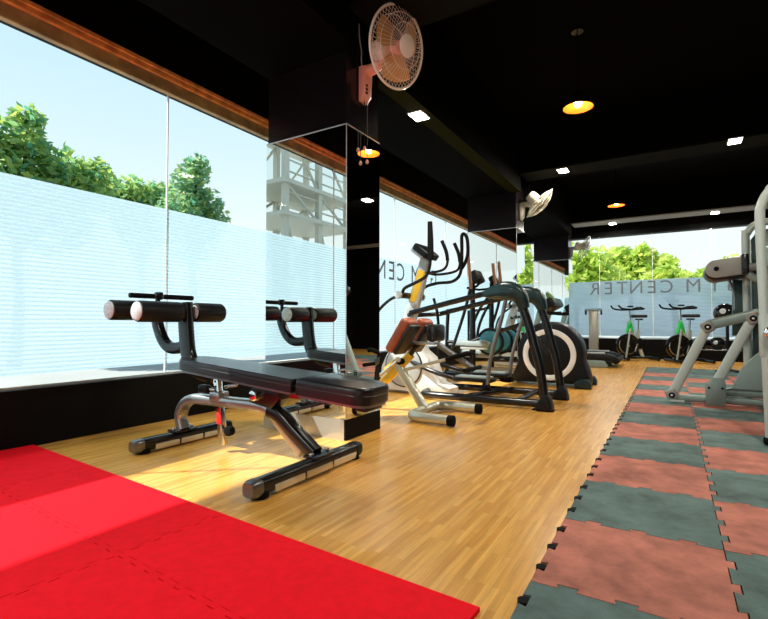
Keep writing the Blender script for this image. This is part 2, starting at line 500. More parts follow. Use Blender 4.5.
# pillars clad in mirror
PX0, PX1 = -2.455, -1.755
def pillar(y0, label):
    root = thing('pillar', label, 'pillar', ((PX0 + PX1) / 2, y0 + .2, 0), kind='structure')
    e = .008
    MB().span((PX0 + e, y0 + e, 0), (PX1 - e, y0 + .4 - e, ZC)).build('core', 'pillar_black', root, smooth=False)
    zt = 2.005; zb = .13
    for a, b_ in (((PX0, y0, zb), (PX1, y0 + e - .001, zt)), ((PX1 - e + .001, y0 + e, zb), (PX1, y0 + .4 - e, zt)),
                  ((PX0, y0 + .4 - e + .001, zb), (PX1, y0 + .4, zt)), ((PX0, y0 + e, zb), (PX0 + e - .001, y0 + .4 - e, zt))):
        MB().span(a, b_).build('mirror_panel', 'mirror', root, smooth=False)
    t = .006
    MB().span((PX0 - .001, y0 - .002, zt), (PX1 + .002, y0 + e, zt + t)).span((PX1 - e, y0 + e, zt), (PX1 + .002, y0 + .4, zt + t)).build('mirror_cap_strip', 'aluminium', root, smooth=False)
    MB().span((PX1 - .002, y0 - .002, zb), (PX1 + .002, y0 + .002, zt)).build('mirror_corner_strip', 'aluminium', root, smooth=False)
    MB().span((PX0 - .004, y0 - .004, 0), (PX1 - .012, y0 + e, zb - .002)).build('skirting', 'skirting_steel', root, smooth=False)
    MB().span((PX1 - .012, y0 - .004, 0), (PX1 + .004, y0 + .404, zb - .002)).build('skirting', 'black_paint', root, smooth=False)
    return root
PY = (2.43, 6.30, 10.05)
pillar(PY[0], 'nearest mirror clad pillar with a black upper part, behind the bench')
pillar(PY[1], 'middle mirror clad pillar behind the elliptical machines')
pillar(PY[2], 'farthest mirror clad pillar beside the end window')

# ceiling beams
struct('beam_side', MB().span((PX0, YF, 2.49), (PX1 + .06, PY[0], ZC)).span((PX0, PY[0] + .4, 2.49), (PX1 + .06, PY[1], ZC)).span((PX0, PY[1] + .4, 2.49), (PX1 + .06, PY[2], ZC)), 'beam_olive', 'dark olive ceiling beam running over the pillars', 'beam')
MB().span((PX1 - .085, PY[0] + .4, 2.484), (PX1 + .062, PY[1], 2.4905)).build('soffit_strip', 'soffit_olive', bpy.data.objects['beam_side'], smooth=False)
for y, lab, sm in ((PY[0], 'near', 'soffit_dark'), (PY[1], 'middle', 'soffit_dark'), (PY[2], 'far', 'soffit_window_lit')):
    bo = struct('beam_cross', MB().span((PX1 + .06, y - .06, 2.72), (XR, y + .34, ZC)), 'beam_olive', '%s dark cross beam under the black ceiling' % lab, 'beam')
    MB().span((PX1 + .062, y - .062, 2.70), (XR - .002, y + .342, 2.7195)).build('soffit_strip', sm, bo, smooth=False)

# ------------------------------------------------------------------ outdoors
struct('ground', MB().span((-60, -40, -.35), (60, 70, -.15)), 'pavement', 'pale pavement outside the windows', 'ground')

def tree(name, x, y, h, crown, label, mat, seed, n=1500, leaf=.17, k=1.0, group=None):
    rng = random.Random(seed)
    x, y, h, leaf = x * k, y * k, (h - .74) * k + .74, leaf * k
    crown = [(a * k, b * k, (c - .74) * k + .74, d * k) for a, b, c, d in crown]
    root = thing(name, label, 'tree', (x, y, -.15), group)
    z0 = -.15
    top = Vector((x, y, z0 + h * .72))
    tr = MB().tube([(x, y, z0), (x + .05, y + .03, z0 + h * .25), (x - .05, y, z0 + h * .5), top], [.13, .10, .08, .04], 8, 4)
    cl = []
    for (dx, dy, dz, rad) in crown:
        c = Vector((x + dx, y + dy, dz)); cl.append((c, rad))
        tr.tube([(x, y, z0 + h * .45), Vector((x, y, z0 + h * .5)).lerp(c, .5) + Vector((0, 0, -.1)), c], [.06, .04, .015], 6, 3)
    tr.build('trunk', 'bark', root)
    vs, fs = [], []
    tot = sum(r ** 2 for _, r in cl)
    for c, rad in cl:
        for i in range(int(n * rad ** 2 / tot)):
            d = Vector((rng.gauss(0, 1), rng.gauss(0, 1), rng.gauss(0, .8))).normalized() * rad * (rng.random() ** .45)
            p = c + d
            a = Vector((rng.gauss(0, 1), rng.gauss(0, 1), rng.gauss(0, .6))).normalized()
            b_ = a.cross(Vector((rng.gauss(0, 1), rng.gauss(0, 1), rng.gauss(0, 1)))).normalized()
            l = leaf * rng.uniform(.7, 1.35); wd = l * .5
            k = len(vs); nn = a.cross(b_) * l * .12
            vs += [p - a * l, p + b_ * wd + nn, p + a * l, p - b_ * wd + nn]
            fs.append((k, k + 1, k + 2, k + 3))
    fo = MB(); fo.v = vs; fo.f = fs
    o = fo.build('foliage', mat, root, smooth=False)
    o['kind'] = 'stuff'
    return root
tree('leafy_tree', -11, 4.2, 5.0, [(0, 0, 4.2, .55), (.1, .1, 4.75, .32), (0, .7, 3.9, .6), (.2, 1.3, 3.7, .5), (-.2, -.4, 3.5, .8), (0, .5, 3.0, .9), (0, -.6, 4.3, .45), (0, 1.5, 4.15, .3)], 'leafy green tree at the left edge outside the side window', 'leaf_green', 1, 5200, .095)
tree('leafy_tree', -11, 6.75, 4.6, [(0, -.3, 3.75, .5), (.1, .4, 3.85, .45), (0, .0, 3.2, .7), (-.2, -.9, 3.6, .4), (0, .6, 3.2, .5)], 'low leafy tree, the middle one outside the side window', 'leaf_green', 2, 3000, .095, 1.32)
tree('leafy_tree', -11, 8.2, 5.4, [(0, .1, 5.0, .35), (0, -.1, 4.5, .5), (0, .3, 4.0, .55), (0, .6, 3.6, .5), (0, -.4, 3.6, .6), (0, .0, 3.0, .7)], 'narrow pointed leafy tree seen right of the pane joint', 'leaf_dark', 3, 2600, .095, .78)
tree('bushy_tree', -3.6, 22, 4.4, [(0, 0, 3.4, .8), (-.9, .2, 3.0, .8), (.8, 0, 3.2, .8), (0, 0, 2.3, 1.1), (1.2, .2, 2.5, .8), (-.5, 0, 2.3, .9)], 'lime green bushy tree beside the far pillar outside the end window', 'leaf_lime', 4, 2000, .2)
tree('bushy_tree', -1.5, 23, 4.4, [(-.4, 0, 3.5, .6), (.5, 0, 3.6, .55), (0, 0, 2.9, .8), (1.3, 0, 3.1, .5), (-.8, 0, 2.5, .8)], 'lime green bushy tree over the first letters of the end window', 'leaf_lime', 5, 1600, .2, 1.25)
tree('bushy_tree', .1, 22, 3.6, [(-.3, 0, 2.5, .55), (.3, 0, 2.3, .5), (-.7, 0, 2.3, .5)], 'small lime green tree above the middle of the end window', 'leaf_lime', 6, 800, .2, .8)
tree('bushy_tree', 1.6, 22, 3.8, [(-.4, 0, 2.4, .5), (.4, 0, 2.7, .6), (0, 0, 2.0, .7)], 'pale tree behind the grey weight machine outside the end window', 'leaf_lime', 7, 800, .2)
tree('bushy_tree', -5.9, 21, 4.6, [(0, 0, 3.7, .7), (.2, 0, 2.8, .9), (-.3, 0, 2.2, .9)], 'lime tree glimpsed between the two far pillars', 'leaf_lime', 8, 1200, .2, 1.35)

def lattice_tower():
    root = thing('steel_tower', 'pale steel stair tower outdoors, reflected in the nearest pillar mirror', 'tower', (-13, -10.5, -.15))
    y0, y1, x0, x1 = -12.6, -8.6, -15.0, -12.6
    for x in (x0, x1):
        for y in (y0, -10.6, y1):
            MB().box((x, y, 5.2), (.22, .22, 10.7)).build('leg', 'tower_steel', root)
    for z in (4.9, 6.15, 8.6, 10.2):
        MB().box(((x0 + x1) / 2, (y0 + y1) / 2, z), (2.9, 4.6, .16)).build('platform', 'tower_steel', root)
        for zz in (.45, .9):
            MB().tube([(x1, y0, z + zz), (x1, y1, z + zz)], .035, 6, 1).build('rail', 'tower_steel', root)
    for z0, z1 in ((-.1, 4.9), (4.9, 6.15), (6.15, 8.6), (8.6, 10.2)):
        for ya, yb in ((y0, -10.6), (-10.6, y1)):
            MB().tube([(x1, ya, z0), (x1, yb, z1)], .06, 6, 1).build('brace', 'tower_steel', root)
            MB().tube([(x0, yb, z0), (x0, ya, z1)], .06, 6, 1).build('brace', 'tower_steel', root)
lattice_tower()

# ------------------------------------------------------------------ red foam mat
def red_mat():
    ang = R(-3.4)
    root = thing('foam_mat', 'bright red interlocking foam floor mat in the near left corner', 'mat', (XW + .012, 1.35, 0), rotz=ang, local=True)
    T = 1.06; g = .0012; ln = 3.0
    def teeth(a, b_, n, amp, rev):
        out = []
        a, b_ = Vector(a), Vector(b_); d = (b_ - a); nrm = Vector((-d.y, d.x)).normalized() * amp
        for i in range(n):
            t0, t1, t2, t3 = [(i + q) / n for q in (.12, .30, .70, .88)]
            out += [a + d * t0, a + d * t1 + nrm * 0, a + d * t1 + nrm, a + d * t2 + nrm, a + d * t2, a + d * t3]
        return out
    xs = [.0, .72, 1.78, 2.84]
    ys = [0, -.375, -1.435, -2.495]
    for j in range(3):
        for i in range(3):
            x0, x1 = xs[i] + g, xs[i + 1] - g; y1, y0 = ys[j] - g, ys[j + 1] + g
            poly = []
            am = .018
            nx, ny = 14, (5 if j == 0 else 14)
            poly += [Vector((x0, y0))] + (teeth((x0, y0), (x1, y0), nx, -am, 0) if j < 2 else []) + [Vector((x1, y0))]
            poly += (teeth((x1, y0), (x1, y1), ny, -am, 0) if i < 2 else []) + [Vector((x1, y1))]
            # notches that take the neighbours' teeth
            poly += (teeth((x1, y1), (x0, y1), nx, am + .0015, 0) if j > 0 else []) + [Vector((x0, y1))]
            poly += (teeth((x0, y1), (x0, y0), ny, am + .0015, 0) if i > 0 else [])
            MB().prism([(p.x, p.y) for p in poly], 0.001, 0.013, 0, 'XY').build('tile', 'red_foam', root, smooth=False)
red_mat()

# ------------------------------------------------------------------ rubber tile floor strip
def rubber_mat():
    XM, Y0, TX, TY = -.352, 1.371, .484, .5
    root = thing('rubber_mat', 'strip of interlocking red and dark green rubber floor tiles', 'mat', (XM, Y0, 0))
    org = Vector((XM, Y0, 0))
    def outline():
        # a tile with three square tabs on its far and right sides and three notches on the others
        g = .0016; tb = .020; pts = []
        def edge(a, b_, amp, wid):
            a, b_ = Vector(a), Vector(b_); d = b_ - a; L = d.length; u = d / L; nrm = Vector((u.y, -u.x)) * amp
            o = [a]
            for t in (.2, .5, .8):
                c = a + d * t
                o += [c - u * wid * .8, c - u * wid + nrm, c + u * wid + nrm, c + u * wid * .8]
            return o
        pts += edge((g, g), (TX - g, g), -tb - .001, .029)
        pts += edge((TX - g, g), (TX - g, TY - g), tb, .027)
        pts += edge((TX - g, TY - g), (g, TY - g), tb, .027)
        pts += edge((g, TY - g), (g, g), -tb - .001, .029)
        return [(p.x, p.y) for p in pts]
    poly = outline()
    proto = {}
    rng = random.Random(4)
    for j in range(-1, 15):
        for i in range(0, 6):
            if j >= 13: mat = 'rubber_green'
            else: mat = 'rubber_red' if (i + j) % 2 == 0 else 'rubber_green'
            key = (mat, rng.randrange(3))
            if key not in proto:
                mb = MB().prism(poly, 0.001, 0.014, 0, 'XY')
                o = mb.build('tile', mat, root, off=(0, 0, 0), smooth=False); proto[key] = o.data
            else:
                o = bpy.data.objects.new('tile', proto[key]); C.objects.link(o); o.parent = root
            o.location = (i * TX, j * TY, rng.uniform(0, .0012))
    pm = MB().cyl((0, 0, .001), (0, 0, .0135), .0165, 12).build('notch_shade', 'rubber_black', root, off=(0, 0, 0))  # black discs stand in for the shade inside the open edge notches
    first = True
    for j in range(-1, 15):
        for t in (.2, .5, .8):
            o = pm if first else bpy.data.objects.new('notch_shade', pm.data)
            if not first: C.objects.link(o); o.parent = root
            first = False
            o.location = (.009, j * TY + TY * t, 0)
rubber_mat()

# ------------------------------------------------------------------ ab bench
def ab_bench():
    Y = 1.86
    r = thing('ab_bench', 'black padded sit-up bench with foam leg rollers on the wood floor', 'exercise bench', (-2.05, Y, 0))
    for X, y0, y1 in ((-2.575, 1.545, 2.215), (-1.505, 1.400, 2.195)):
        zc = .046
        f = MB().tube([(X, y0 + .03, zc), (X, y1 - .03, zc)], 1, 24, 1, oval=(.037, .036)).build('foot_bar', 'metal_black', r)
        MB().tube([(X, y0 - .005, zc), (X, y0 + .012, zc), (X, y0 + .05, zc)], [.78, .98, 1], 24, 1, oval=(.039, .038)).build('end_cap', 'metal_grey', f)
        MB().tube([(X, y1 - .05, zc), (X, y1 - .012, zc), (X, y1 + .005, zc)], [1, .98, .78], 24, 1, oval=(.039, .038)).build('end_cap', 'plastic_black', f)
        L = (y1 - y0 - .17) / 3
        for k in range(3):
            MB().span((X + .028, y0 + .11 + k * L + .006, .010), (X + .041, y0 + .11 + (k + 1) * L - .006, .044), .005).build('kick_strip', 'strip_wood_reflect', f)
        for yy in (y0 + .06, y1 - .06):
            MB().cyl((X + .006, yy, 0), (X + .006, yy, .03), .038, 16, .005).build('rubber_foot', 'rubber_black', f)
        MB().box((X, Y, .086), (.085, .15, .012), .003).build('mount_plate', 'metal_black', f)
        for yy in (Y - .06, Y + .06):
            MB().cyl((X - .0, yy, .09), (X - .0, yy, .106), .012, 8, .002).build('bolt', 'chrome', f)
    # main frame: one bent oval tube from foot to foot
    MB().tube([(-2.565, Y, .088), (-2.590, Y, .15), (-2.580, Y, .205), (-2.535, Y, .255), (-2.465, Y, .281), (-2.37, Y, .285), (-2.15, Y, .287), (-1.95, Y, .288), (-1.86, Y, .280), (-1.795, Y, .248), (-1.748, Y, .205), (-1.655, Y, .125), (-1.60, Y, .086)], 1, 20, 5, oval=(.036, .030), up=(1, 0, 0)).build('frame_tube', 'metal_silver', r)
    MB().tube([(-1.835, Y, .272), (-1.76, Y, .248), (-1.66, Y, .175), (-1.53, Y, .086)], 1, 20, 5, oval=(.040, .036), up=(1, 0, 0)).build('front_leg', 'metal_black', r)
    # upright that carries the pad and its pin
    p = MB().box((-2.235, Y, .245), (.042, .034, .41), .004, Matrix.Rotation(R(-9), 4, 'Y')).build('adjuster_post', 'chrome', r)
    for z in (.34, .37, .40, .43):
        MB().cyl((-2.235 - (z - .245) * .158, Y - .0185, z), (-2.235 - (z - .245) * .158, Y - .0165, z), .007, 10).build('hole', 'rubber_black', p)
    MB().box((-2.224, Y - .019, .19), (.036, .003, .065), .001).build('sticker', 'paint_sticker_red', p)
    MB().box((-2.245, Y, .315), (.085, .08, .055), .01).build('pin_housing', 'metal_silver', r)
    MB().box((-2.345, Y - .02, .352), (.075, .05, .045), .012, None, 3).build('pull_knob', 'plastic_black', r)
    MB().cyl((-2.31, Y - .02, .352), (-2.25, Y - .02, .352), .010, 10).build('pin', 'chrome', r)
    MB().cyl((-2.22, Y + .02, .365), (-2.12, Y + .02, .385), .009, 10, .002).build('pin_lever', 'chrome', r)
    MB().cyl((-2.155, Y - .02, .125), (-2.155, Y + .02, .125), .028, 16, .006).build('transport_wheel', 'rubber_black', r)
    MB().box((-2.185, Y, .118), (.06, .028, .028), .005).build('wheel_arm', 'chrome', r)
    MB().prism([(-1.96, .31), (-1.80, .285), (-1.74, .34), (-1.74, .40), (-1.80, .42), (-1.93, .43)], Y - .04, Y + .04, .006).build('hinge_bracket', 'metal_black', r)
    MB().cyl((-1.90, Y - .075, .352), (-1.90, Y + .075, .352), .028, 16, .006).build('hinge_bolt', 'chrome', r)
    # pads
    def pad(x0, z0, x1, z1, w0, w1, th, name, rx):
        L = math.hypot(x1 - x0, z1 - z0); a = math.atan2(z1 - z0, x1 - x0)
        b = bmesh.new()
        def rounded(hw0, hw1, L):
            pts = []
            c = rx
            def arc(cx, cy, a0, a1, rr):
                for q in range(7):
                    t = a0 + (a1 - a0) * q / 6; pts.append((cx + rr * math.cos(t), cy + rr * math.sin(t)))
            arc(c[0], -hw0 + c[0], math.pi, 1.5 * math.pi, c[0]); arc(L - c[1], -hw1 + c[1], 1.5 * math.pi, 2 * math.pi, c[1])
            arc(L - c[1], hw1 - c[1], 0, .5 * math.pi, c[1]); arc(c[0], hw0 - c[0], .5 * math.pi, math.pi, c[0])
            return pts
        o2 = rounded(w0, w1, L)
        lo = [b.verts.new((q[0], q[1], 0)) for q in o2]; hi = [b.verts.new((q[0], q[1], th)) for q in o2]
        b.faces.new(list(reversed(lo))); b.faces.new(hi)
        m = len(o2)
        for i in range(m): b.faces.new((lo[i], lo[(i + 1) % m], hi[(i + 1) % m], hi[i]))
        ed = [e for e in b.edges if abs(e.verts[0].co.z - e.verts[1].co.z) < 1e-6 and e.verts[0].co.z > th / 2]
        bmesh.ops.bevel(b, geom=ed, offset=.022, segments=4, affect='EDGES', profile=.6)
        M = Matrix.Translation((x0, Y, z0)) @ Matrix.Rotation(-a, 4, 'Y')
        o = MB().bm(b, M).build(name, 'leather_black', r)
        b = bmesh.new()
        o2 = [(q[0] * .97 + .015 * L, q[1] * .9) for q in o2]
        lo = [b.verts.new((q[0], q[1], -.014)) for q in o2]; hi = [b.verts.new((q[0], q[1], -.0005)) for q in o2]
        b.faces.new(list(reversed(lo))); b.faces.new(hi)
        for i in range(m): b.faces.new((lo[i], lo[(i + 1) % m], hi[(i + 1) % m], hi[i]))
        MB().bm(b, M).build('base_board', 'metal_grey', o)
        s = [(q[0], q[1] * 1.002, th * .52) for q in rounded(w0 + .0005, w1 + .0005, L)]
        s.append(s[0])
        MB().tube([M @ Vector(q) for q in s], .0022, 5, 1).build('seam', 'leather_black', o)
        return o
    pad(-2.505, .468, -1.560, .404, .115, .150, .066, 'back_pad', (.07, .012))
    pad(-1.537, .398, -1.155, .368, .150, .135, .078, 'seat_pad', (.012, .08))
    MB().tube([(-2.34, Y, .438), (-1.575, Y, .378), (-1.25, Y, .350)], 1, 12, 1, oval=(.025, .014)).build('pad_rail', 'metal_grey', r)
    MB().box((-1.21, Y, .345), (.06, .14, .022), .006).build('pad_bracket', 'metal_black', r)
    # roller posts
    MB().tube([(-2.30, Y, .436), (-2.41, Y, .452), (-2.487, Y, .488), (-2.525, Y, .545), (-2.542, Y, .63), (-2.555, Y, .74), (-2.565, Y, .862)], 1, 20, 5, oval=(.03, .052), up=(0, 0, 1)).build('roller_post', 'metal_black', r)
    MB().tube([(-2.54, Y, .602), (-2.62, Y, .583), (-2.70, Y, .582), (-2.765, Y, .615), (-2.815, Y, .68), (-2.845, Y, .75), (-2.86, Y, .82)], 1, 18, 5, oval=(.028, .036), up=(0, 0, 1)).build('rear_roller_arm', 'metal_black', r)
    for X, z, ya, yb in ((-2.545, .803, 1.54, 2.115), (-2.86, .815, 1.56, 2.13)):
        MB().cyl((X, ya + .02, z), (X, yb - .02, z), .014, 12).build('roller_axle', 'chrome', r)
        for a, b_ in ((ya, Y - .05), (Y + .05, yb)):
            ro = MB().cyl((X, a, z), (X, b_, z), .061, 28, .012).build('foam_roller', 'foam_black', r)
            e = a if a < Y else b_; s = -1 if a < Y else 1
            MB().lathe([(.053, 0), (.053, .004), (.046, .009), (.02, .013), (.008, .014)], (X, e - s * .001, z), (0, s, 0), 24).build('end_cap', 'cap_grey', ro)
            i_ = b_ if a < Y else a
            MB().lathe([(.045, 0), (.045, .005), (.03, .009)], (X, i_, z), (0, -s, 0), 20).build('inner_cap', 'cap_grey', ro)
    # adjusting handle on top
    xh = -2.84
    MB().tube([(xh, Y, .83), (xh, Y, .905)], .015, 10, 1).build('handle_stem', 'metal_black', r)
    MB().cyl((xh, 1.69, .908), (xh, 2.10, .908), .009, 10).build('handle_bar', 'chrome', r)
    for a, b_ in ((1.67, 1.835), (1.90, 2.12)):
        MB().cyl((xh, a, .908), (xh, b_, .908), .0165, 14, .005).build('handle_grip', 'rubber_black', r)
    MB().box((xh, Y + .005, .912), (.04, .045, .05), .008).build('handle_joint', 'metal_black', r)
ab_bench()

# ------------------------------------------------------------------ back extension bench
def hyper_bench():
    Y = 3.42
    r = thing('back_extension_bench', 'back extension bench with rust padded cushions and yellow beam', 'exercise bench', (-1.75, Y, 0))
    u = MB().tube([(-1.34, 3.14, .042), (-1.58, 3.14, .042), (-1.655, 3.16, .042), (-1.70, 3.23, .042), (-1.70, 3.42, .042), (-1.70, 3.61, .042), (-1.655, 3.68, .042), (-1.58, 3.70, .042), (-1.34, 3.70, .042)], .036, 14, 5).build('floor_loop', 'steel_champagne', r)
    for y in (3.14, 3.70):
        MB().cyl((-1.375, y, .042), (-1.325, y, .042), .040, 16, .008).build('end_cap', 'rubber_black', u)
    MB().tube([(-1.695, Y, .05), (-1.91, Y, .345), (-1.955, Y, .41)], 1, 16, 1, oval=(.033, .038)).build('front_leg', 'steel_champagne', r)
    MB().tube([(-2.36, Y, .06), (-2.12, Y, .205), (-1.93, Y, .375), (-1.82, Y, .48)], 1, 16, 2, oval=(.03, .034)).build('main_beam', 'paint_yellow', r)
    MB().tube([(-2.33, Y - .045, .16), (-2.09, Y - .045, .30), (-1.90, Y - .045, .44)], .014, 8, 1).build('slide_tube', 'chrome', r)
    MB().box((-1.98, Y - .035, .395), (.17, .03, .035), .006, Matrix.Rotation(R(-38), 4, 'Y')).build('yellow_sleeve', 'paint_yellow', r)
    MB().cyl((-1.885, Y - .09, .425), (-1.885, Y + .06, .425), .026, 14, .006).build('adjust_knob', 'rubber_black', r)
    MB().cyl((-1.885, Y - .105, .44), (-1.885, Y - .085, .44), .02, 14, .004).build('knob_cap', 'plastic_white', r)
    MB().tube([(-2.36, 3.14, .045), (-2.36, 3.70, .045)], .036, 14, 1).build('rear_foot', 'steel_champagne', r)
    MB().box((-2.30, Y, .14), (.22, .34, .02), .006, Matrix.Rotation(R(45), 4, 'Y')).build('foot_plate', 'metal_black', r)
    MB().box((-1.72, Y, .575), (.27, .10, .02), .004).build('pad_plate', 'metal_silver', r)
    MB().tube([(-1.83, Y, .47), (-1.79, Y, .53), (-1.74, Y, .57)], .022, 10, 4).build('pad_stem', 'metal_black', r)
    ang = R(-57)
    for y in (3.27, 3.55):
        M = Matrix.Rotation(ang, 4, 'Y')
        nrm = Vector((-math.sin(R(57)), 0, math.cos(R(57))))
        c = Vector((-1.82, y, .638))
        q = MB().box(c, (.30, .19, .085), .03, M, 4).build('thigh_pad', 'leather_rust', r)
        MB().box(c - nrm * .056, (.27, .175, .034), .012, M, 3).build('pad_backing', 'leather_black', q)
    MB().box((-1.655, Y + .13, .655), (.08, .22, .14), .025).build('pad_bolster', 'leather_black', r)
    # lever and handle bars behind
    MB().tube([(-1.86, Y - .02, .355), (-1.55, Y - .02, .44), (-1.33, Y - .02, .505)], .013, 10, 1).build('lever', 'steel_champagne', r)
    MB().tube([(-1.50, Y - .02, .452), (-1.33, Y - .02, .505), (-1.29, Y - .02, .50)], .02, 10, 2).build('lever_grip', 'rubber_black', r)
    MB().tube([(-1.60, Y + .05, .565), (-1.31, Y + .05, .39)], 1, 12, 1, oval=(.014, .024)).build('handle_strut', 'metal_grey', r)
    MB().tube([(-1.31, Y - .12, .385), (-1.31, Y + .22, .385)], .016, 10, 1).build('handle_bar', 'rubber_black', r)
hyper_bench()

# ------------------------------------------------------------------ suspension elliptical (white drive, black arched frame)
def suspension_elliptical():
    Y = 4.45; YN, YFa = 4.12, 4.80
    r = thing('elliptical_trainer', 'elliptical trainer with white drive housing and black arched rear frame', 'elliptical', (-1.7, Y, 0))
    MB().tube([(-.95, YN, .055), (-1.5, YN, .052), (-1.98, YN + .01, .05), (-2.09, YN + .09, .05), (-2.11, Y, .05), (-2.09, YFa - .09, .05), (-1.98, YFa - .01, .05), (-1.5, YFa, .052), (-.95, YFa, .055)], .034, 12, 6).build('base_loop', 'metal_black', r)
    MB().tube([(-1.42, YFa, .06), (-1.62, YN, .06)], .028, 10, 1).build('cross_bar', 'metal_black', r)
    MB().tube([(-1.15, YN, .06), (-1.15, YFa, .06)], .028, 10, 1).build('cross_bar', 'metal_black', r)
    MB().tube([(-2.11, Y, .055), (-2.55, Y, .055)], .034, 10, 1).build('spine', 'metal_black', r)
    for y, d in ((YN, 0), (YFa, .0)):
        MB().tube([(-.925, y, .08), (-.94, y, .22), (-.965, y, .38), (-1.0, y, .52), (-1.045, y, .70), (-1.095, y, .86), (-1.14, y, .97), (-1.20, y, 1.03)], .038, 14, 5).build('rear_upright', 'metal_black', r)
        s = MB().prism([(-.99, .008), (-.985, .05), (-.955, .10), (-.93, .135), (-.895, .135), (-.87, .09), (-.855, .03), (-.855, .008)], y - .075, y + .075, .02).build('foot_shoe', 'plastic_black', r)
        MB().span((-1.02, y - .04, .0), (-.85, y + .04, .012), .003).build('rubber_foot', 'rubber_black', s)
        h = MB().tube([(-1.085, y, .86), (-1.12, y, .955), (-1.18, y, 1.01), (-1.27, y, 1.02), (-1.36, y, 1.005), (-1.46, y, .995)], [.8, 1.2, 1.5, 1.45, 1.05, .4], 18, 6, oval=(.052, .055), up=(1, 0, 0)).build('hood', 'plastic_teal', r)
        MB().tube([(-1.38, y, 1.012), (-1.8, y, .922), (-2.20, y, .832)], .026, 12, 1).build('handrail', 'metal_black', r)
        MB().tube([(-2.19, y, .833), (-2.30, Y + (y - Y) * .3, .82), (-2.36, Y + (y - Y) * .2, .82)], .024, 10, 4).build('rail_mount', 'metal_black', r)
        MB().tube([(-1.245, y + .0, .95), (-1.29, y, .76), (-1.345, y, .58), (-1.395, y, .38), (-1.42, y, .16)], .017, 10, 5).build('swing_arm', 'metal_grey', r)
        yi = y + (.10 if y < Y else -.10)
        p = MB().box((-1.58, yi, .21), (.38, .16, .035), .015).build('pedal', 'plastic_black', r)
        MB().box((-1.58, yi, .235), (.33, .13, .02), .008).build('pedal_pad', 'pedal_grey', p)
        MB().tube([(-1.39, y, .165), (-1.44, y, .155), (-1.47, yi, .175)], .03, 10, 3).build('pedal_joint', 'rubber_black', r)
        MB().tube([(-1.74, yi, .20), (-2.0, yi, .26), (-2.30, Y + (yi - Y) * .55, .34)], .022, 10, 3).build('drive_link', 'metal_black', r)
    # white housing
    prof = [(-2.66, .03), (-2.68, .12), (-2.66, .28), (-2.60, .40), (-2.52, .50), (-2.47, .62), (-2.36, .66), (-2.28, .60), (-2.20, .45), (-2.11, .38), (-2.06, .24), (-2.00, .13), (-1.88, .085), (-1.87, .03)]
    h = MB().prism(prof, Y - .13, Y + .13, .025).build('drive_housing', 'plastic_white', r)
    MB().lathe([(.205, 0), (.205, .012), (.19, .018), (.02, .02)], (-2.385, Y - .128, .29), (0, -1, 0), 36).build('crank_cover', 'plastic_grey', h)
    MB().ring((-2.385, Y - .136, .29), (0, 1, 0), .21, .007, 40, 6).build('cover_rim', 'metal_black', h)
    # mast and console
    MB().tube([(-2.44, Y, .55), (-2.36, Y, .84), (-2.27, Y, 1.12), (-2.19, Y, 1.40)], [1.25, 1.1, 1, .9], 18, 4, oval=(.05, .062), up=(1, 0, 0)).build('mast', 'plastic_grey', r)
    MB().tube([(-2.325, Y - .006, .96), (-2.27, Y - .006, 1.12), (-2.222, Y - .006, 1.28)], 1, 18, 4, oval=(.0515, .05), up=(1, 0, 0)).build('mast_sleeve', 'paint_yellow', r)
    cm = Matrix.Rotation(R(38), 4, 'Y')
    c = MB().box((-2.19, Y, 1.475), (.20, .28, .075), .02, cm, 3).build('console', 'plastic_black', r)
    MB().box((-2.235, Y, 1.46), (.17, .24, .06), .02, cm, 3).build('console_back', 'plastic_grey', c)
    # pivot and moving handles
    pv = MB().cyl((-2.37, 4.20, 1.02), (-2.37, 4.70, 1.02), .032, 16, .006).build('pivot_bar', 'metal_black', r)
    for y in (4.17, 4.70):
        MB().cyl((-2.37, y, 1.02), (-2.37, y + .03, 1.02), .042, 18, .01).build('pivot_cap', 'plastic_grey', pv)
    y = 4.26
    MB().tube([(-2.37, y, 1.02), (-2.34, y, 1.09), (-2.22, y, 1.14), (-2.10, y, 1.20), (-2.055, y, 1.30), (-2.045, y, 1.45)], .017, 10, 6).build('moving_handle', 'metal_black', r)
    MB().tube([(-2.045, y, 1.36), (-2.045, y, 1.56), (-2.05, y, 1.745)], [.032, .030, .024], 12, 4).build('handle_grip', 'rubber_black', r)
    y = 4.64
    MB().tube([(-2.37, y, 1.02), (-2.30, y, 1.12), (-2.15, y, 1.16), (-1.98, y, 1.17), (-1.89, y, 1.24), (-1.865, y, 1.40), (-1.87, y, 1.60)], .017, 10, 6).build('moving_handle', 'metal_black', r)
    MB().tube([(-1.87, y, 1.36), (-1.865, y, 1.52), (-1.865, y, 1.645), (-1.835, y, 1.66), (-1.805, y, 1.60), (-1.80, y, 1.46), (-1.83, y, 1.36), (-1.87, y, 1.30)], .018, 10, 5).build('handle_grip', 'rubber_black', r)
    MB().tube([(-2.37, 4.22, 1.02), (-2.50, 4.22, .97), (-2.64, 4.22, .85), (-2.71, 4.22, .70), (-2.745, 4.22, .5), (-2.75, 4.22, .30), (-2.70, 4.24, .14)], .016, 10, 5).build('lower_link', 'metal_black', r)
    MB().tube([(-2.20, 4.66, 1.0), (-2.16, 4.66, .85), (-2.14, 4.66, .6), (-2.14, 4.66, .25)], .016, 10, 5).build('lower_link', 'metal_black', r)
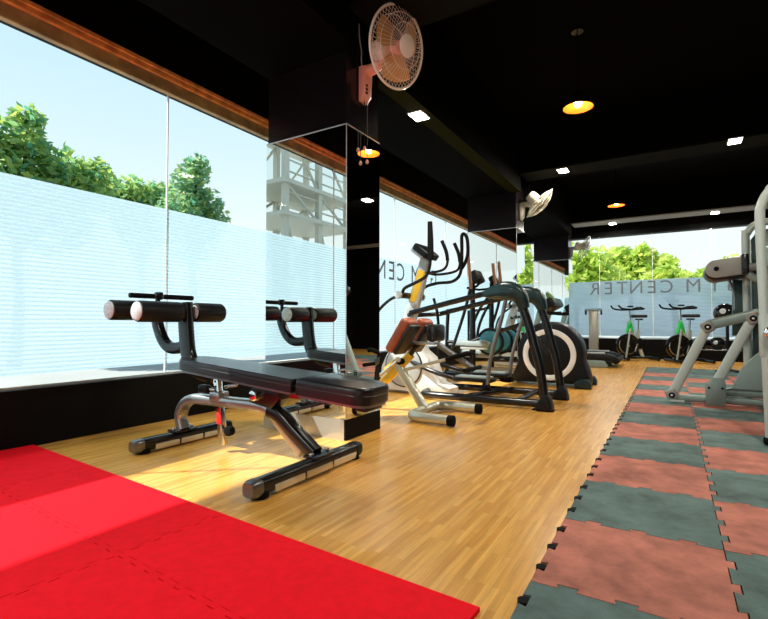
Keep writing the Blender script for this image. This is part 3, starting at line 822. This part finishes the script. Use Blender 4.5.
    # fixed bull-horn handlebar
    for y in (4.36, 4.56):
        dx = .08 if y < Y else .13
        MB().tube([(-2.20, Y, 1.26), (-2.10, y, 1.245), (-2.03 + dx, y, 1.27), (-1.985 + dx, y, 1.35), (-2.0 + dx, y, 1.45), (-2.04 + dx, y, 1.545)], .0135, 10, 5).build('fixed_handle', 'metal_black', r)
        MB().tube([(-1.985 + dx, y, 1.36), (-2.0 + dx, y, 1.45), (-2.045 + dx, y, 1.56)], .018, 10, 4).build('fixed_grip', 'rubber_black', r)
suspension_elliptical()

# ------------------------------------------------------------------ rear drive elliptical with the white ring
def ring_elliptical():
    Y = 5.92; YN = 5.74
    r = thing('elliptical_trainer', 'black elliptical trainer with a large white ring on its rear wheel', 'elliptical', (-1.6, Y, 0))
    cx, cz, R0 = -1.235, .375, .375
    prof = []
    for k in range(25):
        a = R(-12 + k * 8.6)
        prof.append((cx + R0 * math.cos(a), cz + R0 * math.sin(a)))
    prof += [(-1.66, .14), (-1.68, .03), (-.80, .03), (-.80, .10), (-.83, .20)]
    h = MB().prism(prof, Y - .16, Y + .16, .03).build('wheel_housing', 'plastic_black', r)
    MB().lathe([(.30, 0), (.30, .022), (.292, .028), (.248, .028), (.24, .022), (.24, 0)], (cx, Y - .155, cz - .01), (0, -1, 0), 56, close=True).build('white_ring', 'ring_white', h)
    MB().lathe([(.235, 0), (.235, .008), (.22, .014), (.06, .022), (.01, .022)], (cx, Y - .155, cz - .01), (0, -1, 0), 40).build('wheel_cover', 'plastic_black', h)
    for y in (Y - .22, Y + .22):
        MB().prism([(-.94, .0), (-.95, .06), (-.90, .105), (-.80, .10), (-.77, .05), (-.77, .0)], y - .06, y + .06, .015).build('rear_foot', 'plastic_teal', r)
    MB().tube([(-.85, Y - .2, .06), (-.85, Y + .2, .06)], .04, 12, 1).build('rear_stabilizer', 'metal_black', r)
    MB().tube([(-1.6, Y, .06), (-2.62, Y, .06)], .04, 12, 1).build('base_beam', 'metal_black', r)
    MB().tube([(-2.62, Y - .27, .05), (-2.62, Y + .27, .05)], .04, 12, 1).build('front_stabilizer', 'metal_black', r)
    for s, ph in ((-1, 0), (1, 1)):
        y = Y + s * .20
        za = .735 if ph == 0 else .22
        xa = -1.50 if ph == 0 else -1.02
        MB().tube([(cx, Y + s * .17, cz), (xa, Y + s * .175, za)], 1, 12, 1, oval=(.012, .028)).build('crank_arm', 'metal_black', r)
        MB().cyl((xa, Y + s * .16, za), (xa, Y + s * .25, za), .045, 18, .008).build('crank_boss', 'plastic_black', r)
        zb = .50 if ph == 0 else .34
        xe = -2.42 if ph == 0 else -2.30
        MB().tube([(xa, y, za), (-1.84, y, za * .6 + zb * .4 - .02), (xe, y, zb - .10)], .024, 12, 3).build('pedal_bar', 'metal_black', r)
        xp = -2.10 if ph == 0 else -2.2
        zp = (.45 if ph == 0 else .32)
        p = MB().prism([(xp - .26, zp), (xp - .24, zp + .06), (xp - .05, zp + .05), (xp + .12, zp + .075), (xp + .2, zp + .04), (xp + .18, zp - .01)], y - .09, y + .09, .012).build('pedal', 'pedal_grey', r)
        MB().box((xp - .02, y, zp - .03), (.36, .15, .04), .012).build('pedal_tray', 'plastic_grey', p)
        MB().lathe([(.13, -.03), (.145, 0), (.13, .03), (.03, .04)], (-1.93, y, .50), (0, s, 0), 28).build('link_cover', 'plastic_blue', r)
        MB().ring((-1.93, y, .50), (0, 1, 0), .16, .016, 28, 8).build('cover_rim', 'plastic_black', r)
        # moving lever from pedal bar to handle
        sx = -2.16 if ph == 0 else -2.0
        MB().tube([(xe, y + s * .05, zb - .1), (-2.36, y + s * .05, .55), (-2.24, y + s * .05, .9), (sx, y + s * .05, 1.2)], .02, 10, 4).build('lever', 'metal_black', r)
        hd = .33 if ph == 1 else .45
        MB().tube([(sx, y + s * .05, 1.16), (sx - .04, y + s * .05, 1.2 + hd)], .021, 10, 1).build('handle_grip', 'handle_brown', r)
    # front mast: two posts joined low down, console on top
    MB().tube([(-2.60, Y, .06), (-2.60, Y, .55), (-2.58, Y, .92)], .025, 10, 3).build('front_post', 'metal_black', r)
    MB().tube([(-2.24, Y, .06), (-2.235, Y, .6), (-2.23, Y, 1.25), (-2.22, Y, 1.36)], [.04, .04, .03, .03], 12, 3).build('mast', 'metal_black', r)
    MB().tube([(-2.60, Y, .48), (-2.24, Y, .48)], .024, 10, 1).build('mast_brace', 'metal_black', r)
    MB().tube([(-2.58, Y, .90), (-2.23, Y, .96)], .022, 10, 1).build('mast_brace', 'metal_black', r)
    MB().box((-2.17, Y, 1.33), (.11, .24, .17), .03, Matrix.Rotation(R(-25), 4, 'Y'), 3).build('console', 'plastic_black', r)
    MB().tube([(-2.22, Y - .2, 1.18), (-2.08, Y - .24, 1.20), (-2.04, Y - .24, 1.29)], .015, 10, 4).build('fixed_handle', 'rubber_black', r)
    MB().tube([(-2.22, Y + .2, 1.18), (-2.08, Y + .24, 1.20), (-2.04, Y + .24, 1.29)], .015, 10, 4).build('fixed_handle', 'rubber_black', r)
    MB().tube([(-2.22, Y - .21, 1.18), (-2.22, Y + .21, 1.18)], .015, 10, 1).build('handle_cross_bar', 'metal_black', r)
ring_elliptical()

# ------------------------------------------------------------------ treadmill
def treadmill():
    Y = 8.9
    r = thing('treadmill', 'treadmill with black console and low grey deck near the far window', 'treadmill', (-1.55, Y, 0))
    MB().prism([(-2.35, .03), (-2.37, .14), (-2.25, .26), (-1.95, .29), (-1.85, .22), (-1.85, .03)], Y - .38, Y + .38, .03).build('motor_hood', 'plastic_black', r)
    MB().box((-1.33, Y, .185), (1.14, .56, .035), .008).build('running_belt', 'rubber_black', r)
    for s in (-1, 1):
        MB().prism([(-1.95, .20), (-1.93, .245), (-.90, .225), (-.78, .19), (-.74, .14), (-.76, .10), (-.9, .12), (-1.9, .14)], Y + s * .34 - .06, Y + s * .34 + .06, .012).build('side_rail', 'plastic_black', r)
        MB().span((-1.80, Y + s * .345 - .03, .205), (-.95, Y + s * .345 + .03, .2475), .006).build('foot_rail', 'plastic_grey', r)
        MB().prism([(-1.30, .0), (-1.32, .12), (-.95, .115), (-.90, .03), (-.92, 0)], Y + s * .34 - .05, Y + s * .34 + .05, .01).build('side_skirt', 'machine_grey', r)
        MB().tube([(-2.12, Y + s * .36, .15), (-2.06, Y + s * .36, .6), (-1.96, Y + s * .36, 1.0)], 1, 14, 3, oval=(.03, .05)).build('upright', 'machine_grey', r)
        MB().tube([(-1.98, Y + s * .36, .93), (-1.8, Y + s * .36, .90), (-1.62, Y + s * .36, .90)], .03, 12, 3).build('side_handle', 'rubber_black', r)
    MB().tube([(-.79, Y - .36, .12), (-.79, Y + .36, .12)], .06, 16, 1).build('rear_roller', 'plastic_black', r)
    MB().box((-1.86, Y, 1.06), (.26, .84, .17), .04, Matrix.Rotation(R(-28), 4, 'Y'), 3).build('console', 'plastic_black', r)
    MB().prism([(-1.84, 1.10), (-1.88, 1.25), (-1.85, 1.28), (-1.76, 1.20), (-1.72, 1.09)], Y - .40, Y - .28, .015).build('tablet_holder', 'leaf_tablet', r)
treadmill()

def pedestal():
    r = thing('pedestal_stand', 'slim silver pedestal with a pale blue cap behind the treadmill', 'stand', (-1.27, 9.75, 0))
    x, y = -1.27, 9.75
    MB().box((x, y, .02), (.34, .30, .04), .01).build('base', 'metal_grey', r)
    MB().box((x, y, .50), (.16, .14, .93), .02).build('column', 'stand_silver', r)
    c = MB().box((x, y, .985), (.30, .22, .05), .018).build('cap', 'cap_blue', r)
    for s in (-1, 1):
        MB().box((x + s * .135, y, .93), (.025, .12, .09), .008).build('side_clip', 'plastic_black', c)
pedestal()

# ------------------------------------------------------------------ spin bikes
def spin_bike():
    r = thing('spin_bike', 'spin bike with a green frame panel, left of the two under the end window', 'exercise bike', (-.60, 10.42, 0), 'spin bikes by the end window', rotz=R(28), local=True)
    for x in (-.26, .30):
        MB().tube([(x, -.26, .045), (x, .26, .045)], .03, 12, 1).build('floor_bar', 'metal_black', r)
    MB().tube([(-.26, 0, .06), (.30, 0, .06)], .028, 12, 1).build('base_tube', 'metal_black', r)
    f = MB().lathe([(.04, -.03), (.19, -.028), (.215, -.03), (.222, 0), (.215, .03), (.19, .028), (.04, .03)], (-.16, 0, .30), (0, 1, 0), 36).build('flywheel', 'metal_black', r)
    MB().ring((-.16, -.032, .30), (0, 1, 0), .17, .008, 32, 6).build('wheel_ring', 'chrome', f)
    MB().cyl((-.16, -.05, .30), (-.16, .05, .30), .03, 14, .005).build('wheel_hub', 'chrome', f)
    for s in (-1, 1):
        MB().tube([(-.22, s * .055, .06), (-.18, s * .055, .30), (-.13, s * .05, .62)], .016, 10, 3).build('fork_blade', 'machine_white', r)
    MB().prism([(-.20, .54), (-.17, .63), (-.135, .77), (-.10, .77), (-.07, .66), (-.05, .54), (-.10, .57)], -.045, .045, .015).build('brake_cover', 'plastic_green', r)
    MB().tube([(-.125, 0, .78), (-.05, 0, .52), (.05, 0, .28), (.12, 0, .08)], 1, 14, 3, oval=(.025, .03)).build('frame_tube', 'machine_white', r)
    MB().tube([(.12, 0, .08), (.05, 0, .30), (.04, 0, .60)], 1, 14, 2, oval=(.025, .03)).build('seat_tube', 'machine_white', r)
    MB().tube([(.035, 0, .55), (.045, 0, .80)], .02, 12, 1).build('seat_post', 'chrome', r)
    MB().box((.06, 0, .80), (.14, .03, .03), .006).build('seat_slider', 'metal_black', r)
    MB().prism([(-.07, -.025), (-.09, 0), (-.07, .025), (.05, .05), (.11, .10), (.17, .11), (.185, .05), (.185, -.05), (.17, -.11), (.11, -.10), (.05, -.05)], .83, .89, .02, 'XY').build('saddle', 'leather_black', r)
    MB().tube([(-.115, 0, .74), (-.12, 0, .98)], .02, 12, 1).build('stem', 'chrome', r)
    MB().box((-.13, 0, .985), (.18, .04, .03), .008).build('bar_slider', 'metal_black', r)
    for s in (-1, 1):
        MB().tube([(.06, s * .06, 1.03), (.08, s * .16, 1.0), (-.05, s * .20, .99), (-.20, s * .20, .99), (-.34, s * .18, 1.01), (-.40, s * .17, 1.07)], .016, 10, 5).build('handlebar', 'rubber_black', r)
    MB().tube([(.06, -.06, 1.03), (-.06, 0, 1.0), (.06, .06, 1.03)], .016, 10, 4).build('bar_bridge', 'rubber_black', r)
    MB().box((-.10, 0, 1.05), (.08, .09, .03), .008).build('display', 'plastic_black', r)
    MB().cyl((-.02, -.09, .32), (-.02, .09, .32), .022, 12).build('crank_axle', 'chrome', r)
    for s, dz in ((-1, -.15), (1, .15)):
        MB().tube([(-.02, s * .085, .32), (-.02 + dz * .3, s * .085, .32 + dz)], .012, 8, 1).build('crank', 'chrome', r)
        MB().box((-.02 + dz * .3, s * .13, .32 + dz), (.09, .08, .025), .006).build('pedal', 'plastic_black', r)
    MB().prism([(-.06, .24), (-.05, .40), (.06, .44), (.12, .38), (.10, .22)], -.055, -.03, .008).build('chain_guard', 'plastic_black', r)
    return r
b0 = spin_bike()
dup(b0, (.235, 10.22, 0), None, 'spin bike with a green frame panel, nearer the weight machine')

# ------------------------------------------------------------------ weight machine on the right
def weight_machine():
    r = thing('leg_machine', 'grey weight machine with linkage arms standing on the rubber tiles', 'weight machine', (.7, 4.6, .014))
    Y = 5.10
    def plate(poly, y0, y1, name, mat, bev=.004): return MB().prism(poly, y0, y1, bev).build(name, mat, r)
    pl = plate([(.245, .016), (.245, .20), (.285, .215), (.295, .26), (.385, .26), (.39, .20), (.39, .016)], Y - .07, Y - .055, 'base_plate', 'machine_grey')
    plate([(.245, .016), (.245, .20), (.285, .215), (.295, .26), (.385, .26), (.39, .20), (.39, .016)], Y + .05, Y + .065, 'base_plate', 'machine_grey')
    for q in ((.268, .17), (.365, .17)):
        MB().cyl((q[0], Y - .078, q[1]), (q[0], Y - .07, q[1]), .01, 10, .002).build('bolt', 'rubber_black', pl)
    # two parallel arms and their link
    a = MB().tube([(-.005, Y, .085), (.265, Y, .69)], 1, 16, 1, oval=(.028, .040)).build('link_arm', 'machine_white', r)
    b_ = MB().tube([(.325, Y, .20), (.585, Y, .765)], 1, 16, 1, oval=(.028, .040)).build('link_arm', 'machine_white', r)
    for (x, z), nm in (((-.01, .08), 'arm_pivot'), ((.27, .70), 'arm_pivot'), ((.59, .775), 'arm_pivot')):
        m = MB().box((x, Y, z), (.095, .085, .10), .02, Matrix.Rotation(R(-24), 4, 'Y'), 3).build(nm, 'machine_cover', r)
        MB().cyl((x, Y - .052, z), (x, Y - .04, z), .026, 16, .004).build('pivot_bolt', 'rubber_black', m)
        MB().cyl((x, Y - .056, z), (x, Y - .051, z), .012, 12, .002).build('pivot_centre', 'chrome', m)
    MB().tube([(.27, Y, .715), (.63, Y, .815), (.80, Y, .86)], 1, 14, 1, oval=(.03, .045)).build('top_link', 'machine_grey', r)
    # base frame
    MB().tube([(-.02, Y, .055), (.30, Y, .06), (.98, Y, .06)], 1, 14, 1, oval=(.03, .032)).build('base_rail', 'machine_grey', r)
    MB().tube([(.30, Y + .02, .13), (.98, Y + .02, .13)], 1, 14, 1, oval=(.03, .035)).build('base_rail', 'machine_grey', r)
    MB().box((.03, Y - .01, .028), (.12, .08, .02), .004).build('floor_pad', 'machine_white', r)
    MB().tube([(.98, 3.55, .06), (.98, Y + .05, .06)], 1, 14, 1, oval=(.035, .035)).build('side_rail', 'machine_grey', r)
    # curved plate brace
    pts = [(.42, .16), (.52, .40)]
    arc = [(.52 + .0, .40)]
    br = [(.40, .16)] + [(.44 + .22 * t, .18 + .34 * t ** .6) for t in (0, .3, .6, 1)] + [(.74, .48), (.86, .30), (.92, .16)]
    plate(br, Y - .02, Y + .02, 'brace_plate', 'machine_grey', .006)
    # roller pad and its side cover
    rc = []
    cx, cz, rad = .335, 1.205, .078
    for k in range(13):
        t = R(90 + k * 15); rc.append((cx + rad * math.cos(t), cz + rad * math.sin(t)))
    rc += [(.53, 1.15), (.535, 1.30), (.46, 1.298)]
    co = plate(rc, Y - .10, Y - .07, 'pad_cover', 'machine_cover', .008)
    MB().cyl((cx, Y - .112, cz), (cx, Y - .098, cz), .020, 14, .004).build('cover_bolt', 'rubber_black', co)
    rc2 = [(cx + (x - cx) * 1.05, cz - .02 + (z - cz) * 1.05) for x, z in rc]
    plate(rc2, Y - .07, Y + .22, 'roller_pad', 'leather_black', .02)
    MB().box((.535, Y - .02, 1.235), (.05, .24, .17), .012).build('pad_clamp', 'metal_black', r)
    MB().tube([(.53, Y, 1.21), (.95, Y, 1.235)], 1, 14, 1, oval=(.03, .035)).build('pad_bar', 'machine_cover', r)
    MB().tube([(.56, Y - .06, 1.15), (.63, Y - .06, 1.10), (.70, Y - .06, 1.12), (.80, Y - .06, 1.2)], 1, 12, 4, oval=(.03, .03)).build('pad_hook', 'machine_grey', r)
    MB().tube([(.43, Y + .05, 1.13), (.47, Y + .05, 1.0), (.475, Y + .05, .85)], .012, 8, 3).build('stop_rod', 'metal_grey', r)
    # far tower: white tube loop round a dark shroud
    t = MB().tube([(.568, 5.25, .06), (.568, 5.25, 1.42), (.582, 5.25, 1.53), (.64, 5.25, 1.60), (.76, 5.25, 1.62), (1.05, 5.25, 1.62)], .031, 14, 5).build('tower_tube', 'machine_white', r)
    MB().prism([(.605, .12), (.605, 1.47), (.66, 1.55), (1.2, 1.56), (1.2, .12)], 5.20, 5.32, .02).build('stack_shroud', 'shroud_green', r)
    MB().prism([(.46, .62), (.47, 1.12), (.56, 1.12), (.56, .62)], 5.24, 5.30, .01).build('side_shroud', 'shroud_green', r)
    MB().tube([(.98, 5.10, .10), (.98, 5.10, 1.55)], .035, 14, 1).build('rear_post', 'machine_grey', r)
    # near tower: big bent tube at the edge of view
    MB().tube([(.490, 3.60, .05), (.474, 3.60, .75), (.462, 3.60, 1.34), (.470, 3.60, 1.44), (.505, 3.60, 1.52), (.58, 3.60, 1.56), (1.05, 3.60, 1.57)], .026, 16, 5).build('near_tube', 'machine_white', r)
    MB().cyl((.490, 3.60, .017), (.490, 3.60, .06), .036, 18, .01).build('tube_foot', 'rubber_black', r)
    MB().tube([(.98, 3.60, .06), (.98, 3.60, 1.58)], .036, 14, 1).build('rear_post', 'machine_grey', r)
    g = MB().box((.50, 3.62, .66), (.10, .09, .26), .015, None, 3).build('height_bracket', 'machine_white', r)
    MB().cyl((.50, 3.565, .68), (.50, 3.53, .68), .042, 20, .012).build('height_knob', 'chrome', g)
    MB().box((.52, 3.62, 1.13), (.13, .08, .14), .015, None, 3).build('top_bracket', 'machine_grey', r)
    MB().tube([(.98, 3.60, 1.54), (.98, 5.10, 1.54)], .035, 14, 1).build('top_rail', 'machine_grey', r)
    # seat behind the frame edge
    MB().box((1.15, 4.4, .52), (.42, .42, .09), .035, None, 3).build('seat_pad', 'leather_black', r)
    MB().box((1.42, 4.4, .88), (.09, .40, .62), .035, Matrix.Rotation(R(10), 4, 'Y'), 3).build('back_pad', 'leather_black', r)
    MB().tube([(1.15, 4.4, .06), (1.15, 4.4, .48)], .04, 14, 1).build('seat_post', 'machine_grey', r)
    MB().tube([(.98, 4.4, .06), (1.55, 4.4, .06)], .035, 14, 1).build('seat_base', 'machine_grey', r)
    MB().tube([(1.50, 4.4, .08), (1.46, 4.4, .8)], .03, 12, 1).build('back_post', 'machine_grey', r)
weight_machine()

# ------------------------------------------------------------------ medicine balls on their rack
def ball_rack():
    x, y = .70, 8.45
    r = thing('ball_rack', 'black post rack for medicine balls behind the weight machine', 'rack', (x, y, .016))
    MB().tube([(x, y + .19, .05), (x, y + .19, 1.02)], .022, 12, 1).build('post', 'metal_black', r)
    for d in (-.16, .16):
        MB().tube([(x, y + .19, .045), (x + d, y - .10, .036)], .018, 10, 1).build('foot', 'metal_black', r)
    for z, hw in ((.335, .38), (.735, .2)):
        for d in (-.055, .055):
            MB().tube([(x - hw, y + d, z), (x + hw, y + d, z)], .010, 8, 1).build('shelf_bar', 'metal_black', r)
        MB().tube([(x, y + .19, z), (x, y - .06, z)], .012, 8, 1).build('shelf_arm', 'metal_black', r)
ball_rack()
for (x, z, rad, lab) in ((.56, .3430, .10, 'glossy black medicine ball, right one on the lower rack tier'), (.355, .3430, .10, 'black medicine ball at the left end of the lower tier'), (.66, .7430, .14, 'large glossy black medicine ball on the upper rack tier')):
    z += math.sqrt((rad + .002) ** 2 - .055 ** 2) + .0
    o = thing('medicine_ball', lab, 'ball', (x, 8.45, z), 'medicine balls on the rack', local=True)
    bm_ = bmesh.new(); bmesh.ops.create_uvsphere(bm_, u_segments=28, v_segments=18, radius=rad)
    MB().bm(bm_).build('shell', 'ball_black', o)
    MB().ring((0, 0, 0), (0, 1, .3), rad * .995, .004, 36, 6).build('seam', 'rubber_black', o)
    MB().lathe([(rad * .28, 0), (rad * .28, .004), (rad * .2, .006)], (-.25 * rad, -.93 * rad, .2 * rad), (-.25, -.95, .2), 20).build('badge', 'plastic_grey', o)

# ------------------------------------------------------------------ wall fans
def wall_fan(name, label, loc, yaw, pitch, mats, head_off=(.24, 0, .13), rad=.258, cords=True):
    """local: +X leaves the wall; the head is turned by yaw (about Z) and pitch (down)"""
    body, accent, blade, guard = mats
    r = thing(name, label, 'fan', loc, 'wall fans on the pillars', local=True)
    MB().prism([(0, -.16), (.02, -.165), (.05, -.12), (.06, .0), (.06, .07), (.0, .075)], -.045, .045, .012).build('wall_bracket', accent, r)
    for z in (-.06, -.085, -.11):
        MB().box((.053, -.02, z), (.012, .018, .014), .003).build('button', 'plastic_black', r.children[0])
    ho = Vector(head_off)
    MB().tube([(.03, 0, .045), (.10, 0, .05), (ho.x * .55, 0, ho.z * .55), (ho.x * .75, ho.y * .5, ho.z * .8)], [.04, .035, .03, .03], 12, 4).build('arm', accent, r)
    M = Matrix.Translation(ho) @ Matrix.Rotation(yaw, 4, 'Z') @ Matrix.Rotation(pitch, 4, 'Y')
    def b(mb, n, m, p=None): return mb.build(n, m, p or r, xf=M)
    b(MB().lathe([(.03, -.17), (.065, -.16), (.078, -.12), (.08, -.05), (.06, -.03), (.03, -.025)], (0, 0, 0), (1, 0, 0), 24), 'motor', body)
    rg = b(MB().ring((.02, 0, 0), (1, 0, 0), rad, .008, 56, 8), 'rim', guard)
    for nm, sgn, dep in (('front_guard', 1, .085), ('rear_guard', -1, .06)):
        g = MB()
        for k in range(48):
            a = 2 * math.pi * k / 48
            pts = []
            for t in (.25, .55, .85, 1.0):
                rr = rad * t; x = .02 + sgn * dep * (1 - t ** 3)
                pts.append((x, rr * math.cos(a), rr * math.sin(a)))
            g.tube(pts, .0011, 4, 1)
        for t in (.25, .55, .8): g.ring((.02 + sgn * dep * (1 - t ** 3), 0, 0), (1, 0, 0), rad * t, .0018, 40, 5)
        b(g, nm, guard)
    b(MB().lathe([(.066, 0), (.066, .006), (.05, .012), (.01, .014)], (.02 + .082, 0, 0), (1, 0, 0), 28), 'badge', body)
    b(MB().lathe([(.04, -.02), (.045, .0), (.04, .045), (.02, .055)], (0, 0, 0), (1, 0, 0), 20), 'hub', accent)
    for k in range(3):
        vs, fs = [], []
        n1, n2 = 7, 5
        for i in range(n1):
            rr = .035 + (rad * .84 - .035) * i / (n1 - 1)
            half = R(18 + 26 * math.sin(math.pi * min(1, .25 + .62 * i / (n1 - 1))))
            for j in range(n2):
                u = j / (n2 - 1) * 2 - 1
                a = 2 * math.pi * k / 3 + .5 + u * half + .25 * i / (n1 - 1)
                vs.append(Vector((.015 + u * .026 + .004 * (1 - u * u), rr * math.cos(a), rr * math.sin(a))))
        for i in range(n1 - 1):
            for j in range(n2 - 1): fs.append((i * n2 + j, i * n2 + j + 1, (i + 1) * n2 + j + 1, (i + 1) * n2 + j))
        nv = len(vs)
        vs += [v + Vector((.003, 0, 0)) for v in vs]
        top = [tuple(x + nv for x in reversed(f)) for f in fs]
        per = [j for j in range(n2)] + [i * n2 + n2 - 1 for i in range(1, n1)] + [(n1 - 1) * n2 + j for j in range(n2 - 2, -1, -1)] + [i * n2 for i in range(n1 - 2, 0, -1)]
        side = [(per[i], per[(i + 1) % len(per)], per[(i + 1) % len(per)] + nv, per[i] + nv) for i in range(len(per))]
        m = MB(); m.add(vs, fs + top + side); b(m, 'blade', blade)
    if cords:
        for y, L in ((-.012, .30), (.018, .38)):
            c = MB().tube([(.03, y, -.16), (.032, y, -.16 - L)], .0028, 5, 1).build('pull_cord', 'rubber_black', r)
            MB().lathe([(.004, 0), (.010, -.012), (.011, -.022), (.005, -.03)], (.032, y, -.16 - L), (0, 0, 1), 12).build('cord_knob', 'fan_pink', c)
        MB().tube([(.01, -.01, .075), (.016, -.03, .13), (.012, -.02, .18), (.012, -.045, .26), (.006, -.04, .36)], .004, 6, 4).build('power_cable', 'plastic_grey', r)
    return r
wall_fan('wall_fan', 'pink and cream wall fan on the nearest mirror pillar', (PX1 - .005, 2.61, 2.37), R(-12), R(14), ('fan_cream', 'fan_pink', 'fan_blade', 'fan_cream'), (.27, -.02, .125), rad=.24)
wall_fan('wall_fan', 'cream wall fan tilted down on the middle mirror pillar', (PX1 - .005, 6.50, 2.30), R(25), R(42), ('fan_silver', 'fan_silver', 'fan_silver', 'fan_silver'), (.24, .02, .06), cords=False, rad=.235)
wall_fan('wall_fan', 'grey wall fan on the farthest pillar before the end window', (PX1 - .005, 10.22, 2.20), R(25), R(20), ('fan_silver', 'plastic_grey', 'fan_silver', 'plastic_grey'), (.26, 0, .05), cords=False, rad=.24)

# ------------------------------------------------------------------ lamps
def pendant(loc, label):
    x, y, z = loc
    r = thing('pendant_lamp', label, 'lamp', (x, y, ZC), 'pendant lamps with copper insides')
    prof_o = [(.018, .15), (.03, .145), (.065, .10), (.115, .03), (.128, 0)]
    MB().lathe(prof_o + [(.122, .002), (.110, .028), (.06, .095), (.02, .135)], (x, y, z), (0, 0, 1), 32, close=False).build('shade', 'metal_black', r)
    MB().lathe([(.118, .004), (.106, .027), (.057, .09), (.022, .118)], (x, y, z + .0), (0, 0, 1), 32).build('shade_lining', 'copper_inside', r) if False else None
    # lining: an open inner cone
    vs, fs = [], []; pr = [(.1205, .003), (.1085, .027), (.0585, .093), (.022, .128)]; n = 32
    for (rr, hh) in pr:
        for j in range(n):
            a = 2 * math.pi * j / n; vs.append((x + rr * math.cos(a), y + rr * math.sin(a), z + hh))
    for i in range(3):
        for j in range(n): fs.append((i * n + j, i * n + (j + 1) % n, (i + 1) * n + (j + 1) % n, (i + 1) * n + j))
    MB().add(vs, fs).build('shade_lining', 'copper_inside', r)
    MB().lathe([(.012, .10), (.028, .07), (.034, .045), (.028, .02), (.012, .008)], (x, y, z), (0, 0, 1), 20).build('bulb', 'bulb_warm', r)
    MB().tube([(x, y, z + .14), (x, y, ZC - .03)], .006, 8, 1).build('cable', 'metal_black', r)
    MB().lathe([(.05, 0), (.05, .018), (.03, .03)], (x, y, ZC - .03), (0, 0, 1), 20).build('ceiling_rose', 'metal_black', r)
pendant((-.67, 4.35, 2.60), 'black pendant lamp with glowing copper inside, nearer of the two')
pendant((-.735, 8.35, 2.60), 'black pendant lamp with glowing copper inside, farther of the two')

def downlight(x, y, z, label, sx=.11, sy=.16, power=13):
    r = thing('ceiling_spot', label, 'ceiling light', (x, y, z), 'square ceiling spots')
    MB().box((x, y, z - .006), (sx + .02, sy + .02, .012), .003).build('frame', 'plastic_white', r)
    MB().box((x, y, z - .0135), (sx, sy, .005), .001).build('light_panel', 'panel_light', r)
    ld = bpy.data.lights.new('spot_glow', 'AREA'); ld.shape = 'RECTANGLE'; ld.size = sx; ld.size_y = sy
    ld.energy = power; ld.color = (1, .93, .8)
    lo = bpy.data.objects.new('spot_glow', ld); C.objects.link(lo); lo.parent = r; lo.location = (0, 0, -.02)
downlight(-1.80, 3.53, 2.49, 'square white ceiling spot on the side beam past the nearest fan')
downlight(-1.17, 6.36, 2.70, 'square white ceiling spot on the middle cross beam by the cream fan')
downlight(.607, 6.27, 2.70, 'square white ceiling spot on the middle cross beam, right end')
downlight(-.975, 10.30, 2.70, 'square white ceiling spot on the far cross beam, left one')
downlight(.682, 10.21, 2.70, 'square white ceiling spot on the far cross beam, right one')
downlight(.607, 2.40, 2.70, 'added square fill spot, out of view, on the near cross beam, right end')  # added out of view to lift the ambient light
downlight(-1.80, -.30, 2.49, 'added square fill spot on the side beam behind the camera')  # unseen, added as fill light
downlight(2.40, 6.27, 2.70, 'added square fill spot, out of view, on the middle cross beam by the right wall')  # another added fill light beyond the frame
